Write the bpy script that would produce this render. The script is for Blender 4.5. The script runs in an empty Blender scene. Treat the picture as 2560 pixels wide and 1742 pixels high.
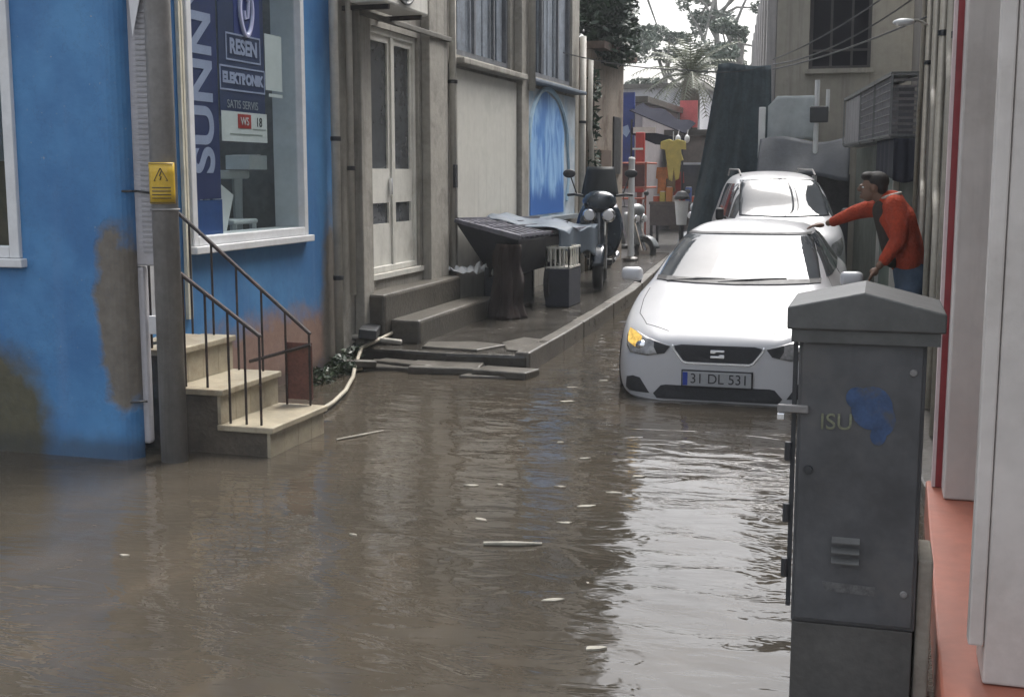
import bpy, bmesh, math, random
from mathutils import Vector, Matrix, noise
from mathutils.bvhtree import BVHTree
random.seed(7)
R = math.radians
scene = bpy.context.scene
COL = scene.collection
ORG = {}

# ------------------------------------------------------------------ materials
def new_mat(name):
    m = bpy.data.materials.new(name); m.use_nodes = True
    nt = m.node_tree; b = nt.nodes['Principled BSDF']
    return m, nt, b

def nd(nt, typ, **kw):
    n = nt.nodes.new(typ)
    for k, v in kw.items():
        if k.startswith('i_'):
            n.inputs[k[2:].replace('_', ' ')].default_value = v
        else: setattr(n, k, v)
    return n

def rgba(c): return (c[0], c[1], c[2], 1.0)

def mixc(nt, fac, a, b, blend='MIX'):
    n = nd(nt, 'ShaderNodeMix', data_type='RGBA', blend_type=blend)
    for idx, v in ((0, fac), (6, a), (7, b)):
        s = n.inputs[idx]
        if isinstance(v, bpy.types.NodeSocket): nt.links.new(v, s)
        elif isinstance(v, (int, float)): s.default_value = v
        else: s.default_value = rgba(v)
    return n.outputs[2]

def mth(nt, op, a, b=None, clamp=False):
    n = nd(nt, 'ShaderNodeMath', operation=op); n.use_clamp = clamp
    for i, v in enumerate((a, b)):
        if v is None: continue
        if isinstance(v, bpy.types.NodeSocket): nt.links.new(v, n.inputs[i])
        else: n.inputs[i].default_value = v
    return n.outputs[0]

def pos(nt, world=True):
    if world: return nd(nt, 'ShaderNodeNewGeometry').outputs['Position']
    return nd(nt, 'ShaderNodeTexCoord').outputs['Object']

def scaled(nt, vec, s):
    n = nd(nt, 'ShaderNodeMapping'); nt.links.new(vec, n.inputs['Vector'])
    n.inputs['Scale'].default_value = s if hasattr(s, '__len__') else (s, s, s)
    return n.outputs[0]

def noi(nt, vec, scale, detail=4, rough=.55, dist=0.0):
    n = nd(nt, 'ShaderNodeTexNoise'); nt.links.new(vec, n.inputs['Vector'])
    n.inputs['Scale'].default_value = scale; n.inputs['Detail'].default_value = detail
    n.inputs['Roughness'].default_value = rough; n.inputs['Distortion'].default_value = dist
    return n.outputs['Fac']

def ramp(nt, f, a, b):
    n = nd(nt, 'ShaderNodeMapRange'); n.clamp = True; n.interpolation_type = 'SMOOTHSTEP'
    nt.links.new(f, n.inputs[0]); n.inputs[1].default_value = a; n.inputs[2].default_value = b
    return n.outputs[0]

def bump(nt, b, h, strength=.3, dist=.01):
    n = nd(nt, 'ShaderNodeBump'); nt.links.new(h, n.inputs['Height'])
    n.inputs['Strength'].default_value = strength; n.inputs['Distance'].default_value = dist
    nt.links.new(n.outputs[0], b.inputs['Normal'])

MATS = {}
def pm(name, col, var=.25, scale=6, rough=.7, metal=0, bmp=.15, streak=0, dirt=None, dirt_amt=.5, dirt_scale=2.0, coat=0, world=True, rvar=.15, spec=.5):
    """General procedural surface: base colour broken up by two noises, optional vertical streaks and dirt patches."""
    if name in MATS: return MATS[name]
    m, nt, b = new_mat(name)
    p = pos(nt, world)
    n1 = noi(nt, p, scale, 6, .6)
    n2 = noi(nt, p, scale * 5.3, 4, .6)
    f = mth(nt, 'ADD', mth(nt, 'MULTIPLY', n1, .65), mth(nt, 'MULTIPLY', n2, .35))
    f = ramp(nt, f, .3, .7)
    lo = [c * (1 - var) for c in col]; hi = [min(1, c * (1 + var * .6)) for c in col]
    c = mixc(nt, f, lo, hi)
    if streak:
        sn = noi(nt, scaled(nt, p, (9, 9, .5)), 1.0, 5, .65)
        c = mixc(nt, mth(nt, 'MULTIPLY', ramp(nt, sn, .5, .72), streak), c, [x * .35 for x in col])
    if dirt:
        dn = noi(nt, p, dirt_scale, 7, .68)
        c = mixc(nt, mth(nt, 'MULTIPLY', ramp(nt, dn, .5, .68), dirt_amt), c, dirt)
    nt.links.new(c, b.inputs['Base Color'])
    rr = nd(nt, 'ShaderNodeMapRange'); nt.links.new(n1, rr.inputs[0])
    rr.inputs[3].default_value = max(.02, rough - rvar); rr.inputs[4].default_value = min(1, rough + rvar)
    nt.links.new(rr.outputs[0], b.inputs['Roughness'])
    b.inputs['Metallic'].default_value = metal
    b.inputs['Coat Weight'].default_value = coat
    b.inputs['Coat Roughness'].default_value = .04
    b.inputs['Specular IOR Level'].default_value = spec
    if bmp: bump(nt, b, mth(nt, 'ADD', n2, mth(nt, 'MULTIPLY', n1, .8)), bmp, .02)
    MATS[name] = m
    return m

def blob(nt, p, yc, zc, a, b, nscale=3.0, namt=.9, soft=.25, axis=1):
    """Patch of wear on a wall running along Y: ragged ellipse round (yc, zc)."""
    s = nd(nt, 'ShaderNodeSeparateXYZ'); nt.links.new(p, s.inputs[0])
    dy = mth(nt, 'DIVIDE', mth(nt, 'SUBTRACT', s.outputs[axis], yc), a)
    dz = mth(nt, 'DIVIDE', mth(nt, 'SUBTRACT', s.outputs[2], zc), b)
    d = mth(nt, 'SQRT', mth(nt, 'ADD', mth(nt, 'MULTIPLY', dy, dy), mth(nt, 'MULTIPLY', dz, dz)))
    n = noi(nt, p, nscale, 6, .6)
    d = mth(nt, 'ADD', d, mth(nt, 'MULTIPLY', mth(nt, 'SUBTRACT', n, .5), namt))
    r = nd(nt, 'ShaderNodeMapRange'); r.clamp = True; nt.links.new(d, r.inputs[0])
    r.inputs[1].default_value = 1 - soft; r.inputs[2].default_value = 1 + soft
    r.inputs[3].default_value = 1; r.inputs[4].default_value = 0
    return r.outputs[0]

def mat_blue_wall():
    m, nt, b = new_mat('blue_painted_plaster')
    p = pos(nt)
    n1 = noi(nt, p, 1.6, 6, .6); n2 = noi(nt, p, 14, 4, .6)
    blue = mixc(nt, ramp(nt, n1, .3, .7), (.030, .132, .32), (.068, .225, .45))
    sn = noi(nt, scaled(nt, p, (6, 6, .35)), 1.0, 5, .6)
    blue = mixc(nt, mth(nt, 'MULTIPLY', ramp(nt, sn, .52, .75), .5), blue, (.09, .2, .4))
    fl = noi(nt, p, 30, 3, .7)
    blue = mixc(nt, ramp(nt, fl, .70, .74), blue, (.25, .3, .34))
    bare = mixc(nt, n2, (.085, .075, .06), (.20, .178, .15))
    m1 = blob(nt, p, -4.29, 1.05, .14, .55, nscale=5, namt=1.3, soft=.16, axis=0)
    m2 = blob(nt, p, -5.2, .36, .40, .52, nscale=4, namt=.8, soft=.18, axis=0)
    m3 = blob(nt, p, 8.9, .42, 1.6, .36, nscale=6, namt=1.2, soft=.3)
    m4 = blob(nt, p, 9.95, .55, .22, 1.0, nscale=5)
    green = mixc(nt, n2, (.045, .045, .025), (.11, .10, .06))
    pink = mixc(nt, n2, (.17, .10, .075), (.30, .20, .16))
    c = mixc(nt, m1, blue, bare); c = mixc(nt, m2, c, green)
    c = mixc(nt, m3, c, pink); c = mixc(nt, m4, c, bare)
    sz = nd(nt, 'ShaderNodeSeparateXYZ'); nt.links.new(p, sz.inputs[0])
    tide = ramp(nt, mth(nt, 'ADD', sz.outputs[2], mth(nt, 'MULTIPLY', noi(nt, p, 5, 5, .6), .16)), .47, .33)
    c = mixc(nt, mth(nt, 'MULTIPLY', tide, .62), c, (.030, .032, .030))
    crk = noi(nt, scaled(nt, p, (1, 1.6, .8)), 3.2, 8, .72)
    c = mixc(nt, mth(nt, 'MULTIPLY', ramp(nt, mth(nt, 'ABSOLUTE', mth(nt, 'SUBTRACT', crk, .5)), .006, .0), .35), c, (.03, .05, .09))
    nt.links.new(c, b.inputs['Base Color']); b.inputs['Roughness'].default_value = .62
    h = mth(nt, 'SUBTRACT', mth(nt, 'MULTIPLY', n2, .25), mth(nt, 'MULTIPLY', m1, .6))
    bump(nt, b, h, .5, .02)
    return m

def mat_water():
    m, nt, b = new_mat('muddy_flood_water')
    p = pos(nt)
    n1 = noi(nt, p, .9, 5, .6)
    n3 = noi(nt, scaled(nt, p, (1, .45, 1)), 3.0, 5, .6, .6)
    c = mixc(nt, ramp(nt, n1, .3, .7), (.044, .038, .0295), (.062, .052, .039))
    c = mixc(nt, mth(nt, 'MULTIPLY', ramp(nt, n3, .5, .75), .45), c, (.085, .068, .049))
    nt.links.new(c, b.inputs['Base Color'])
    b.inputs['Roughness'].default_value = .03
    b.inputs['IOR'].default_value = 1.34
    w1 = noi(nt, scaled(nt, p, (2.4, 5.2, 1)), 1.0, 3, .45, 1.2)
    w2 = noi(nt, scaled(nt, p, (5.0, 13.0, 1)), 1.0, 2, .5, 1.2)
    w3 = noi(nt, scaled(nt, p, (1.1, 2.2, 1)), 1.0, 2, .5, .3)
    h = mth(nt, 'ADD', mth(nt, 'MULTIPLY', w1, .55), mth(nt, 'MULTIPLY', w2, .10))
    h = mth(nt, 'ADD', h, mth(nt, 'MULTIPLY', w3, 1.0))
    bump(nt, b, h, .75, .022)
    return m

def mat_glass(name, tint=(.75, .8, .8), amt=.85):
    m, nt, b = new_mat(name)
    out = nt.nodes['Material Output']
    tr = nd(nt, 'ShaderNodeBsdfTransparent'); tr.inputs[0].default_value = rgba(tint)
    b.inputs['Base Color'].default_value = (.02, .025, .03, 1)
    b.inputs['Roughness'].default_value = .03
    fr = nd(nt, 'ShaderNodeFresnel'); fr.inputs[0].default_value = 1.6
    f = mth(nt, 'ADD', fr.outputs[0], 1 - amt, True)
    bf = nd(nt, 'ShaderNodeNewGeometry').outputs['Backfacing']
    f = mth(nt, 'MULTIPLY', f, mth(nt, 'SUBTRACT', 1.0, bf))
    mx = nd(nt, 'ShaderNodeMixShader'); nt.links.new(f, mx.inputs[0])
    nt.links.new(tr.outputs[0], mx.inputs[1]); nt.links.new(b.outputs[0], mx.inputs[2])
    nt.links.new(mx.outputs[0], out.inputs[0])
    return m

def mat_leaf(name, c1, c2, c3=None):
    m, nt, b = new_mat(name)
    p = pos(nt, False)
    n = noi(nt, p, 1.3, 3, .6); n2 = noi(nt, p, 9, 2)
    c = mixc(nt, ramp(nt, n, .35, .65), c1, c2)
    c = mixc(nt, ramp(nt, n2, .45, .75), c, c3 or [x * 1.5 for x in c2])
    nt.links.new(c, b.inputs['Base Color']); b.inputs['Roughness'].default_value = .5
    return m

# ------------------------------------------------------------------ mesh helpers
class MB:
    def __init__(s): s.v = []; s.f = []
    def add(s, vs, fs):
        o = len(s.v); s.v += [tuple(v) for v in vs]; s.f += [tuple(i + o for i in f) for f in fs]
    def box(s, x0, x1, y0, y1, z0, z1):
        s.add([(x0, y0, z0), (x1, y0, z0), (x1, y1, z0), (x0, y1, z0), (x0, y0, z1), (x1, y0, z1), (x1, y1, z1), (x0, y1, z1)],
              [(0, 3, 2, 1), (4, 5, 6, 7), (0, 1, 5, 4), (1, 2, 6, 5), (2, 3, 7, 6), (3, 0, 4, 7)]); return s
    def obox(s, c, size, m=None):
        m = m or Matrix(); hx, hy, hz = [q / 2 for q in size]
        vs = [Vector(c) + m.to_3x3() @ Vector((sx * hx, sy * hy, sz * hz)) for sz in (-1, 1) for sx, sy in ((-1, -1), (1, -1), (1, 1), (-1, 1))]
        s.add(vs, [(0, 3, 2, 1), (4, 5, 6, 7), (0, 1, 5, 4), (1, 2, 6, 5), (2, 3, 7, 6), (3, 0, 4, 7)]); return s
    def tube(s, pts, r, n=8, cap=True):
        pts = [Vector(p) for p in pts]; rs = r if hasattr(r, '__len__') else [r] * len(pts)
        rings = []; up = None
        for i, p in enumerate(pts):
            t = (pts[min(i + 1, len(pts) - 1)] - pts[max(i - 1, 0)]).normalized()
            if up is None: up = t.orthogonal().normalized()
            u = (up - t * up.dot(t)); u = u.normalized() if u.length > 1e-6 else t.orthogonal().normalized(); up = u
            w = t.cross(u)
            rings.append([p + (u * math.cos(a) + w * math.sin(a)) * rs[i] for a in [2 * math.pi * k / n for k in range(n)]])
        vs = [q for rg in rings for q in rg]; fs = []
        for i in range(len(pts) - 1):
            for k in range(n):
                fs.append((i * n + k, i * n + (k + 1) % n, (i + 1) * n + (k + 1) % n, (i + 1) * n + k))
        if cap: fs += [tuple(range(n - 1, -1, -1)), tuple((len(pts) - 1) * n + k for k in range(n))]
        s.add(vs, fs); return s
    def prism(s, poly, axis, a, b):
        """Extrude a 2D outline along axis ('x': poly is (y,z); 'y': (x,z); 'z': (x,y)) from a to b."""
        def q(p, t): return {'x': (t, p[0], p[1]), 'y': (p[0], t, p[1]), 'z': (p[0], p[1], t)}[axis]
        n = len(poly)
        s.add([q(p, a) for p in poly] + [q(p, b) for p in poly],
              [tuple(range(n - 1, -1, -1)), tuple(range(n, 2 * n))] + [(i, (i + 1) % n, n + (i + 1) % n, n + i) for i in range(n)]); return s
    def grid(s, fn, nu, nv):
        vs = [fn(i / nu, j / nv) for j in range(nv + 1) for i in range(nu + 1)]
        s.add(vs, [(j * (nu + 1) + i, j * (nu + 1) + i + 1, (j + 1) * (nu + 1) + i + 1, (j + 1) * (nu + 1) + i) for j in range(nv) for i in range(nu)]); return s
    def ball(s, c, r, nu=16, nv=10):
        r = r if hasattr(r, '__len__') else (r, r, r)
        return s.grid(lambda u, v: (c[0] + r[0] * math.sin(math.pi * v) * math.cos(2 * math.pi * u), c[1] + r[1] * math.sin(math.pi * v) * math.sin(2 * math.pi * u), c[2] + r[2] * math.cos(math.pi * v)), nu, nv)
    def lathe(s, c, prof, n=16, axis='z'):
        def fn(u, v):
            i = v * (len(prof) - 1); k = min(int(i + 1e-6), len(prof) - 1); r, h = prof[k]
            a = 2 * math.pi * u; x, y = r * math.cos(a), r * math.sin(a)
            return {'z': (c[0] + x, c[1] + y, c[2] + h), 'y': (c[0] + x, c[1] + h, c[2] + y), 'x': (c[0] + h, c[1] + x, c[2] + y)}[axis]
        return s.grid(fn, n, len(prof) - 1)
    def build(s, name, mat, parent=None, smooth=False, bevel=0, solid=0, sub=0, merge=False, auto=None):
        vs = s.v
        if parent is not None: o = ORG.get(parent.name, Vector((0, 0, 0)))
        else:
            xs = [v[0] for v in vs]; ys = [v[1] for v in vs]; zs = [v[2] for v in vs]
            o = Vector(((min(xs) + max(xs)) / 2, (min(ys) + max(ys)) / 2, min(zs)))
        me = bpy.data.meshes.new(name)
        me.from_pydata([(v[0] - o.x, v[1] - o.y, v[2] - o.z) for v in vs], [], s.f); me.update()
        bm = bmesh.new(); bm.from_mesh(me)
        if merge or smooth: bmesh.ops.remove_doubles(bm, verts=bm.verts, dist=1e-5)
        bmesh.ops.recalc_face_normals(bm, faces=bm.faces)
        bm.to_mesh(me); bm.free()
        ob = bpy.data.objects.new(name, me); COL.objects.link(ob)
        ORG[ob.name] = o
        if parent is not None: ob.parent = parent
        else: ob.location = o
        me.materials.append(mat)
        if smooth:
            for p in me.polygons: p.use_smooth = True
        if solid:
            md = ob.modifiers.new('thickness', 'SOLIDIFY'); md.thickness = solid; md.offset = 0
        if bevel:
            md = ob.modifiers.new('bevel', 'BEVEL'); md.width = bevel; md.segments = 2; md.limit_method = 'ANGLE'; md.angle_limit = R(40)
        if sub:
            md = ob.modifiers.new('sub', 'SUBSURF'); md.levels = sub; md.render_levels = sub
        return ob

def thing(name, label, cat, loc, group=None):
    o = bpy.data.objects.new(name, None); COL.objects.link(o)
    o.location = loc; o.empty_display_size = .1; ORG[o.name] = Vector(loc)
    return tag(o, label, cat, group)
def tag(o, label, cat, group=None):
    o['label'] = label; o['category'] = cat
    if group: o['group'] = group
    return o
def struct(o): o['kind'] = 'structure'; return o

def text_mesh(name, txt, size, mat, parent, M, depth=.002, align='CENTER', bold=0.0):
    """Raised lettering: text laid in the plane given by matrix M (x = reading direction, y = up)."""
    cu = bpy.data.curves.new(name, 'FONT'); cu.body = txt; cu.size = size; cu.extrude = depth
    cu.offset = bold; cu.align_x = align; cu.align_y = 'CENTER'
    tmp = bpy.data.objects.new('tmp_text', cu); COL.objects.link(tmp)
    dg = bpy.context.evaluated_depsgraph_get(); me = bpy.data.meshes.new_from_object(tmp.evaluated_get(dg))
    bpy.data.objects.remove(tmp); bpy.data.curves.remove(cu)
    o = ORG.get(parent.name, Vector((0, 0, 0)))
    me.transform(Matrix.Translation(-o) @ M)
    me.materials.clear(); me.materials.append(mat); me.name = name
    ob = bpy.data.objects.new(name, me); COL.objects.link(ob); ob.parent = parent; ORG[ob.name] = o
    return ob
def frame_M(c, xdir, ydir):
    x = Vector(xdir).normalized(); y = Vector(ydir).normalized(); z = x.cross(y)
    m = Matrix((x, y, z)).transposed().to_4x4(); m.translation = Vector(c); return m

def wall_x(mb, x0, x1, y0, y1, z0, z1, holes=()):
    """Solid wall between planes x0 and x1 with rectangular holes (ya,yb,za,zb) cut through."""
    ys = sorted({y0, y1, *[h[0] for h in holes], *[h[1] for h in holes]}); ys = [y for y in ys if y0 <= y <= y1]
    zs = sorted({z0, z1, *[h[2] for h in holes], *[h[3] for h in holes]}); zs = [z for z in zs if z0 <= z <= z1]
    def solid(i, j):
        if i < 0 or j < 0 or i >= len(ys) - 1 or j >= len(zs) - 1: return False
        cy, cz = (ys[i] + ys[i + 1]) / 2, (zs[j] + zs[j + 1]) / 2
        return not any(h[0] < cy < h[1] and h[2] < cz < h[3] for h in holes)
    for i in range(len(ys) - 1):
        for j in range(len(zs) - 1):
            if not solid(i, j): continue
            a, b, c, d = ys[i], ys[i + 1], zs[j], zs[j + 1]
            for x in (x0, x1): mb.add([(x, a, c), (x, b, c), (x, b, d), (x, a, d)], [(0, 1, 2, 3)])
            if not solid(i - 1, j): mb.add([(x0, a, c), (x1, a, c), (x1, a, d), (x0, a, d)], [(0, 1, 2, 3)])
            if not solid(i + 1, j): mb.add([(x0, b, c), (x1, b, c), (x1, b, d), (x0, b, d)], [(0, 1, 2, 3)])
            if not solid(i, j - 1): mb.add([(x0, a, c), (x1, a, c), (x1, b, c), (x0, b, c)], [(0, 1, 2, 3)])
            if not solid(i, j + 1): mb.add([(x0, a, d), (x1, a, d), (x1, b, d), (x0, b, d)], [(0, 1, 2, 3)])
    return mb

def rect_frame_x(mb, x0, x1, y0, y1, z0, z1, w):
    mb.box(x0, x1, y0, y0 + w, z0, z1); mb.box(x0, x1, y1 - w, y1, z0, z1)
    mb.box(x0, x1, y0 + w, y1 - w, z0, z0 + w); mb.box(x0, x1, y0 + w, y1 - w, z1 - w, z1); return mb

# ------------------------------------------------------------------ shared materials
M_blue = mat_blue_wall()
M_water = mat_water()
M_glass = mat_glass('shop_glass', (.92, .96, .96), .95)
M_dglass = pm('dim_glass', (.06, .065, .07), .3, 3, .12, rvar=.06, bmp=0)
M_upvc = pm('white_upvc', (.62, .63, .64), .12, 4, .4, dirt=(.35, .33, .29), dirt_amt=.35, bmp=.04)
M_pvc = pm('shopfront_white_metal', (.56, .53, .50), .10, 3, .45, streak=.22, dirt=(.36, .33, .30), dirt_amt=.5, bmp=.1, dirt_scale=1.3)
M_conc = pm('wet_concrete', (.085, .077, .064), .4, 5, .38, dirt=(.06, .055, .045), dirt_amt=.7, bmp=.35)
M_old = pm('stained_grey_render', (.30, .285, .25), .25, 3, .8, streak=.6, dirt=(.12, .11, .095), dirt_amt=.6, bmp=.3)
M_door = pm('cream_aluminium', (.64, .63, .58), .12, 3, .42, streak=.3, dirt=(.28, .25, .2), dirt_amt=.35, bmp=.03)
M_cream = pm('cream_sheet', (.57, .56, .51), .12, 2, .55, streak=.22, dirt=(.33, .34, .30), dirt_amt=.35, bmp=.05)
M_pole = pm('grey_pole_paint', (.21, .205, .20), .2, 7, .5, streak=.4, dirt=(.12, .11, .1), dirt_amt=.5, bmp=.1)
M_duct = pm('grey_plastic_duct', (.42, .41, .43), .12, 5, .5, streak=.3, dirt=(.25, .23, .22), dirt_amt=.5, bmp=.05)
M_yellow = pm('yellow_sign_plate', (.55, .36, .03), .15, 10, .45, bmp=.05)
M_black = pm('black_print', (.02, .02, .022), .2, 10, .5, bmp=0)
M_marble = pm('cream_marble', (.34, .30, .22), .25, 6, .4, dirt=(.20, .155, .10), dirt_amt=.75, dirt_scale=4, bmp=.1)
M_rust = pm('rusty_dark_iron', (.030, .022, .020), .5, 20, .65, dirt=(.09, .036, .022), dirt_amt=.5, dirt_scale=9, bmp=.3)
M_rustpanel = pm('rust_red_sheet', (.13, .055, .04), .4, 9, .7, dirt=(.05, .03, .025), bmp=.3)
M_pipe = pm('pale_drainpipe', (.46, .44, .39), .15, 6, .5, streak=.4, dirt=(.25, .22, .18), bmp=.05)
M_hose = pm('dirty_white_hose', (.36, .33, .26), .2, 8, .5, dirt=(.25, .2, .14), bmp=.05)
M_chrome = pm('chrome', (.75, .76, .78), .05, 5, .15, metal=1, bmp=0, rvar=.05)
M_rubber = pm('tyre_rubber', (.022, .022, .024), .25, 12, .75, bmp=.2)
M_dark = pm('dark_plastic', (.028, .03, .033), .25, 8, .45, bmp=.05)
M_void = pm('dim_interior', (.05, .05, .05), .3, 2, .8, bmp=0)
M_white = pm('white_plastic', (.66, .68, .68), .08, 6, .45, dirt=(.45, .44, .42), dirt_amt=.25, bmp=.03)
M_navy = pm('navy_print', (.025, .035, .13), .2, 4, .5, bmp=0)
M_lav = pm('lavender_lettering', (.40, .42, .60), .1, 9, .5, bmp=0)
M_paper = pm('paper', (.66, .66, .67), .08, 5, .7, bmp=0)
M_red = pm('red_paint', (.42, .035, .03), .2, 7, .5, dirt=(.2, .03, .03), bmp=.05)
M_green = pm('tarp_green', (.048, .068, .08), .35, 4, .8, streak=.4, bmp=.2, spec=.15)

# ================================================================== SETTING
def build_ground():
    mb = MB(); ys = [-60, -8, 0, 18, 24, 28, 32, 45, 80, 160, 420]
    def gz(y): return 0.0 if y < 18 else min(.42, (y - 18) / 14 * .42)
    xs = [-400, -60, -12, -6, -4.5, -3, -1.5, 0, 2, 8, 60, 400]
    for i in range(len(xs) - 1):
        for j in range(len(ys) - 1):
            a, b, c, d = xs[i], xs[i + 1], ys[j], ys[j + 1]
            mb.add([(a, c, gz(c)), (b, c, gz(c)), (b, d, gz(d)), (a, d, gz(d))], [(0, 1, 2, 3)])
    struct(mb.build('ground', pm('wet_asphalt', (.055, .053, .05), .4, 3, .35, dirt=(.09, .08, .065), bmp=.3), merge=True))
build_ground()

def build_water():
    mb = MB(); x0, x1, y0, y1 = -9.5, 1.7, -7.0, 29.0
    nx = 190
    ys = []; y = y0
    while y < y1: ys.append(y); y += .30 if y < 2.2 else (.045 if y < 9 else .08 if y < 14 else .16)
    ys.append(y1)
    def h(x, y):
        s = noise.noise(Vector((x * 1.1, y * 2.6, .3))) * .55 + noise.noise(Vector((x * 2.2 + 5, y * 6.0, 1.7))) * .30
        c = noise.noise(Vector((x * .9 + 3, y * 2.8 + 1.2 * noise.noise(Vector((x * .8, y, 9))), 6)))
        s += .65 * max(0, 1 - abs(c) * 7) ** 2 + .16 * noise.noise(Vector((x * 5.5, y * 13, 11)))
        amp = .0085 * (.5 + .5 * min(1, max(0, (x + 2.9) / 1.2)))
        for cx, cy, k, l in ((-.82, 4.05, .0042, .075), (-1.02, 4.3, .003, .06)):
            d = math.hypot(x - cx, y - cy); 
            if d < .7: s += k / amp * math.cos(2 * math.pi * d / l) * math.exp(-d * 5.5)
        s += 1.5 * math.exp(-((x + 2.2 + (y - 9) * .04) / .32) ** 2 - ((y - 9.2) / 2.0) ** 2) * (noise.noise(Vector((x * 5, y * 7.5, 2))) + .5 * noise.noise(Vector((x * 9, y * 14, 4))))
        return .2 + amp * s
    vs = [(x0 + (x1 - x0) * i / nx, y, h(x0 + (x1 - x0) * i / nx, y)) for y in ys for i in range(nx + 1)]
    fs = [(j * (nx + 1) + i, j * (nx + 1) + i + 1, (j + 1) * (nx + 1) + i + 1, (j + 1) * (nx + 1) + i) for j in range(len(ys) - 1) for i in range(nx)]
    mb.v = vs; mb.f = fs
    struct(mb.build('flood_water', M_water, smooth=True))
build_water()

def build_pavement():
    # raised pavement in front of the old building, its kerb running along the lane
    mb = MB()
    poly = [(-4.57, 10.22), (-3.6, 10.10), (-2.87, 10.16), (-2.90, 11.5), (-2.98, 13.5), (-3.12, 16.3), (-3.45, 20), (-3.8, 24.5), (-4.57, 24.5)]
    mb.prism(poly, 'z', -.1, .35)
    struct(mb.build('pavement', pm('wet_pavement', (.040, .036, .030), .5, 4, .22, dirt=(.05, .045, .038), dirt_amt=.8, bmp=.35, rvar=.16), bevel=.03))
    mb = MB()
    k = [(-2.87, 10.16), (-2.90, 11.5), (-2.98, 13.5), (-3.12, 16.3), (-3.45, 20), (-3.8, 24.5)]
    for (a, b), (c, d) in zip(k, k[1:]):
        n = max(1, int((d - b) / .8))
        for i in range(n):
            t0, t1 = i / n + .004, (i + 1) / n - .004
            p = [(a + (c - a) * t0, b + (d - b) * t0), (a + (c - a) * t1, b + (d - b) * t1)]
            j = random.uniform(-.008, .008)
            mb.prism([(p[0][0] - .12, p[0][1]), (p[0][0] + .02 + j, p[0][1]), (p[1][0] + .02 + j, p[1][1]), (p[1][0] - .12, p[1][1])], 'z', -.1, .375 + j * .6)
    struct(mb.build('kerb', pm('kerb_stone', (.14, .128, .11), .35, 6, .32, dirt=(.06, .053, .045), dirt_amt=.7, bmp=.3), bevel=.015))
    # broken slabs slipped off the pavement's near edge
    for i, (cx, cy, z, a, rx, sx, sy) in enumerate(((-3.55, 9.98, .235, .1, 3, .62, .30), (-3.0, 9.93, .225, -.12, -2, .5, .32), (-4.05, 10.02, .215, .05, 4, .5, .3))):
        m = Matrix.Rotation(a, 4, 'Z') @ Matrix.Rotation(R(rx), 4, 'X')
        o = MB().obox((cx, cy, z), (sx, sy, .07), m).build('broken_slab', M_conc, bevel=.015)
        tag(o, ['broken wet paving slab, the middle one at the pavement edge', 'broken wet paving slab at the pavement corner, the one closest to the white car', 'broken wet paving slab, the one nearest the white hose'][i], 'paving slab', 'broken slabs along the pavement edge')['kind'] = 'thing'
build_pavement()
for i, (pts, z0, z1) in enumerate((([(-3.9, 10.3), (-3.35, 10.22), (-3.2, 10.62), (-3.55, 10.75), (-3.95, 10.6)], .33, .372), ([(-3.12, 10.35), (-2.99, 10.30), (-2.98, 11.1), (-3.2, 11.2), (-3.3, 10.8)], .33, .366), ([(-4.25, 10.0), (-3.7, 9.86), (-3.62, 10.05), (-4.2, 10.18)], .05, .27), ([(-3.35, 9.72), (-2.95, 9.76), (-2.86, 9.98), (-3.3, 9.95)], .05, .222))):
    tag(MB().prism(pts, 'z', z0, z1).build('broken_slab', M_conc, bevel=.012), ['cracked raised slab on the pavement just below the concrete steps', 'cracked raised slab lying along the kerb corner of the pavement', 'sunken broken slab nearest the weeds, stepping down to the flood', 'barely showing broken slab awash in the flood off the kerb corner'][i], 'paving slab', 'broken slabs along the pavement edge')['kind'] = 'thing'

# right hand kerb ledge the man stands on
mb = MB(); mb.prism([(-.26, 9.3), (-.14, 12.1), (-.10, 15.0), (.40, 15.0), (.40, 6.35), (.30, 6.35), (.02, 9.0)], 'z', -.1, .3)
struct(mb.build('ledge', M_conc, bevel=.02))

WX = -4.6      # street face of the houses on the west side
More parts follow.
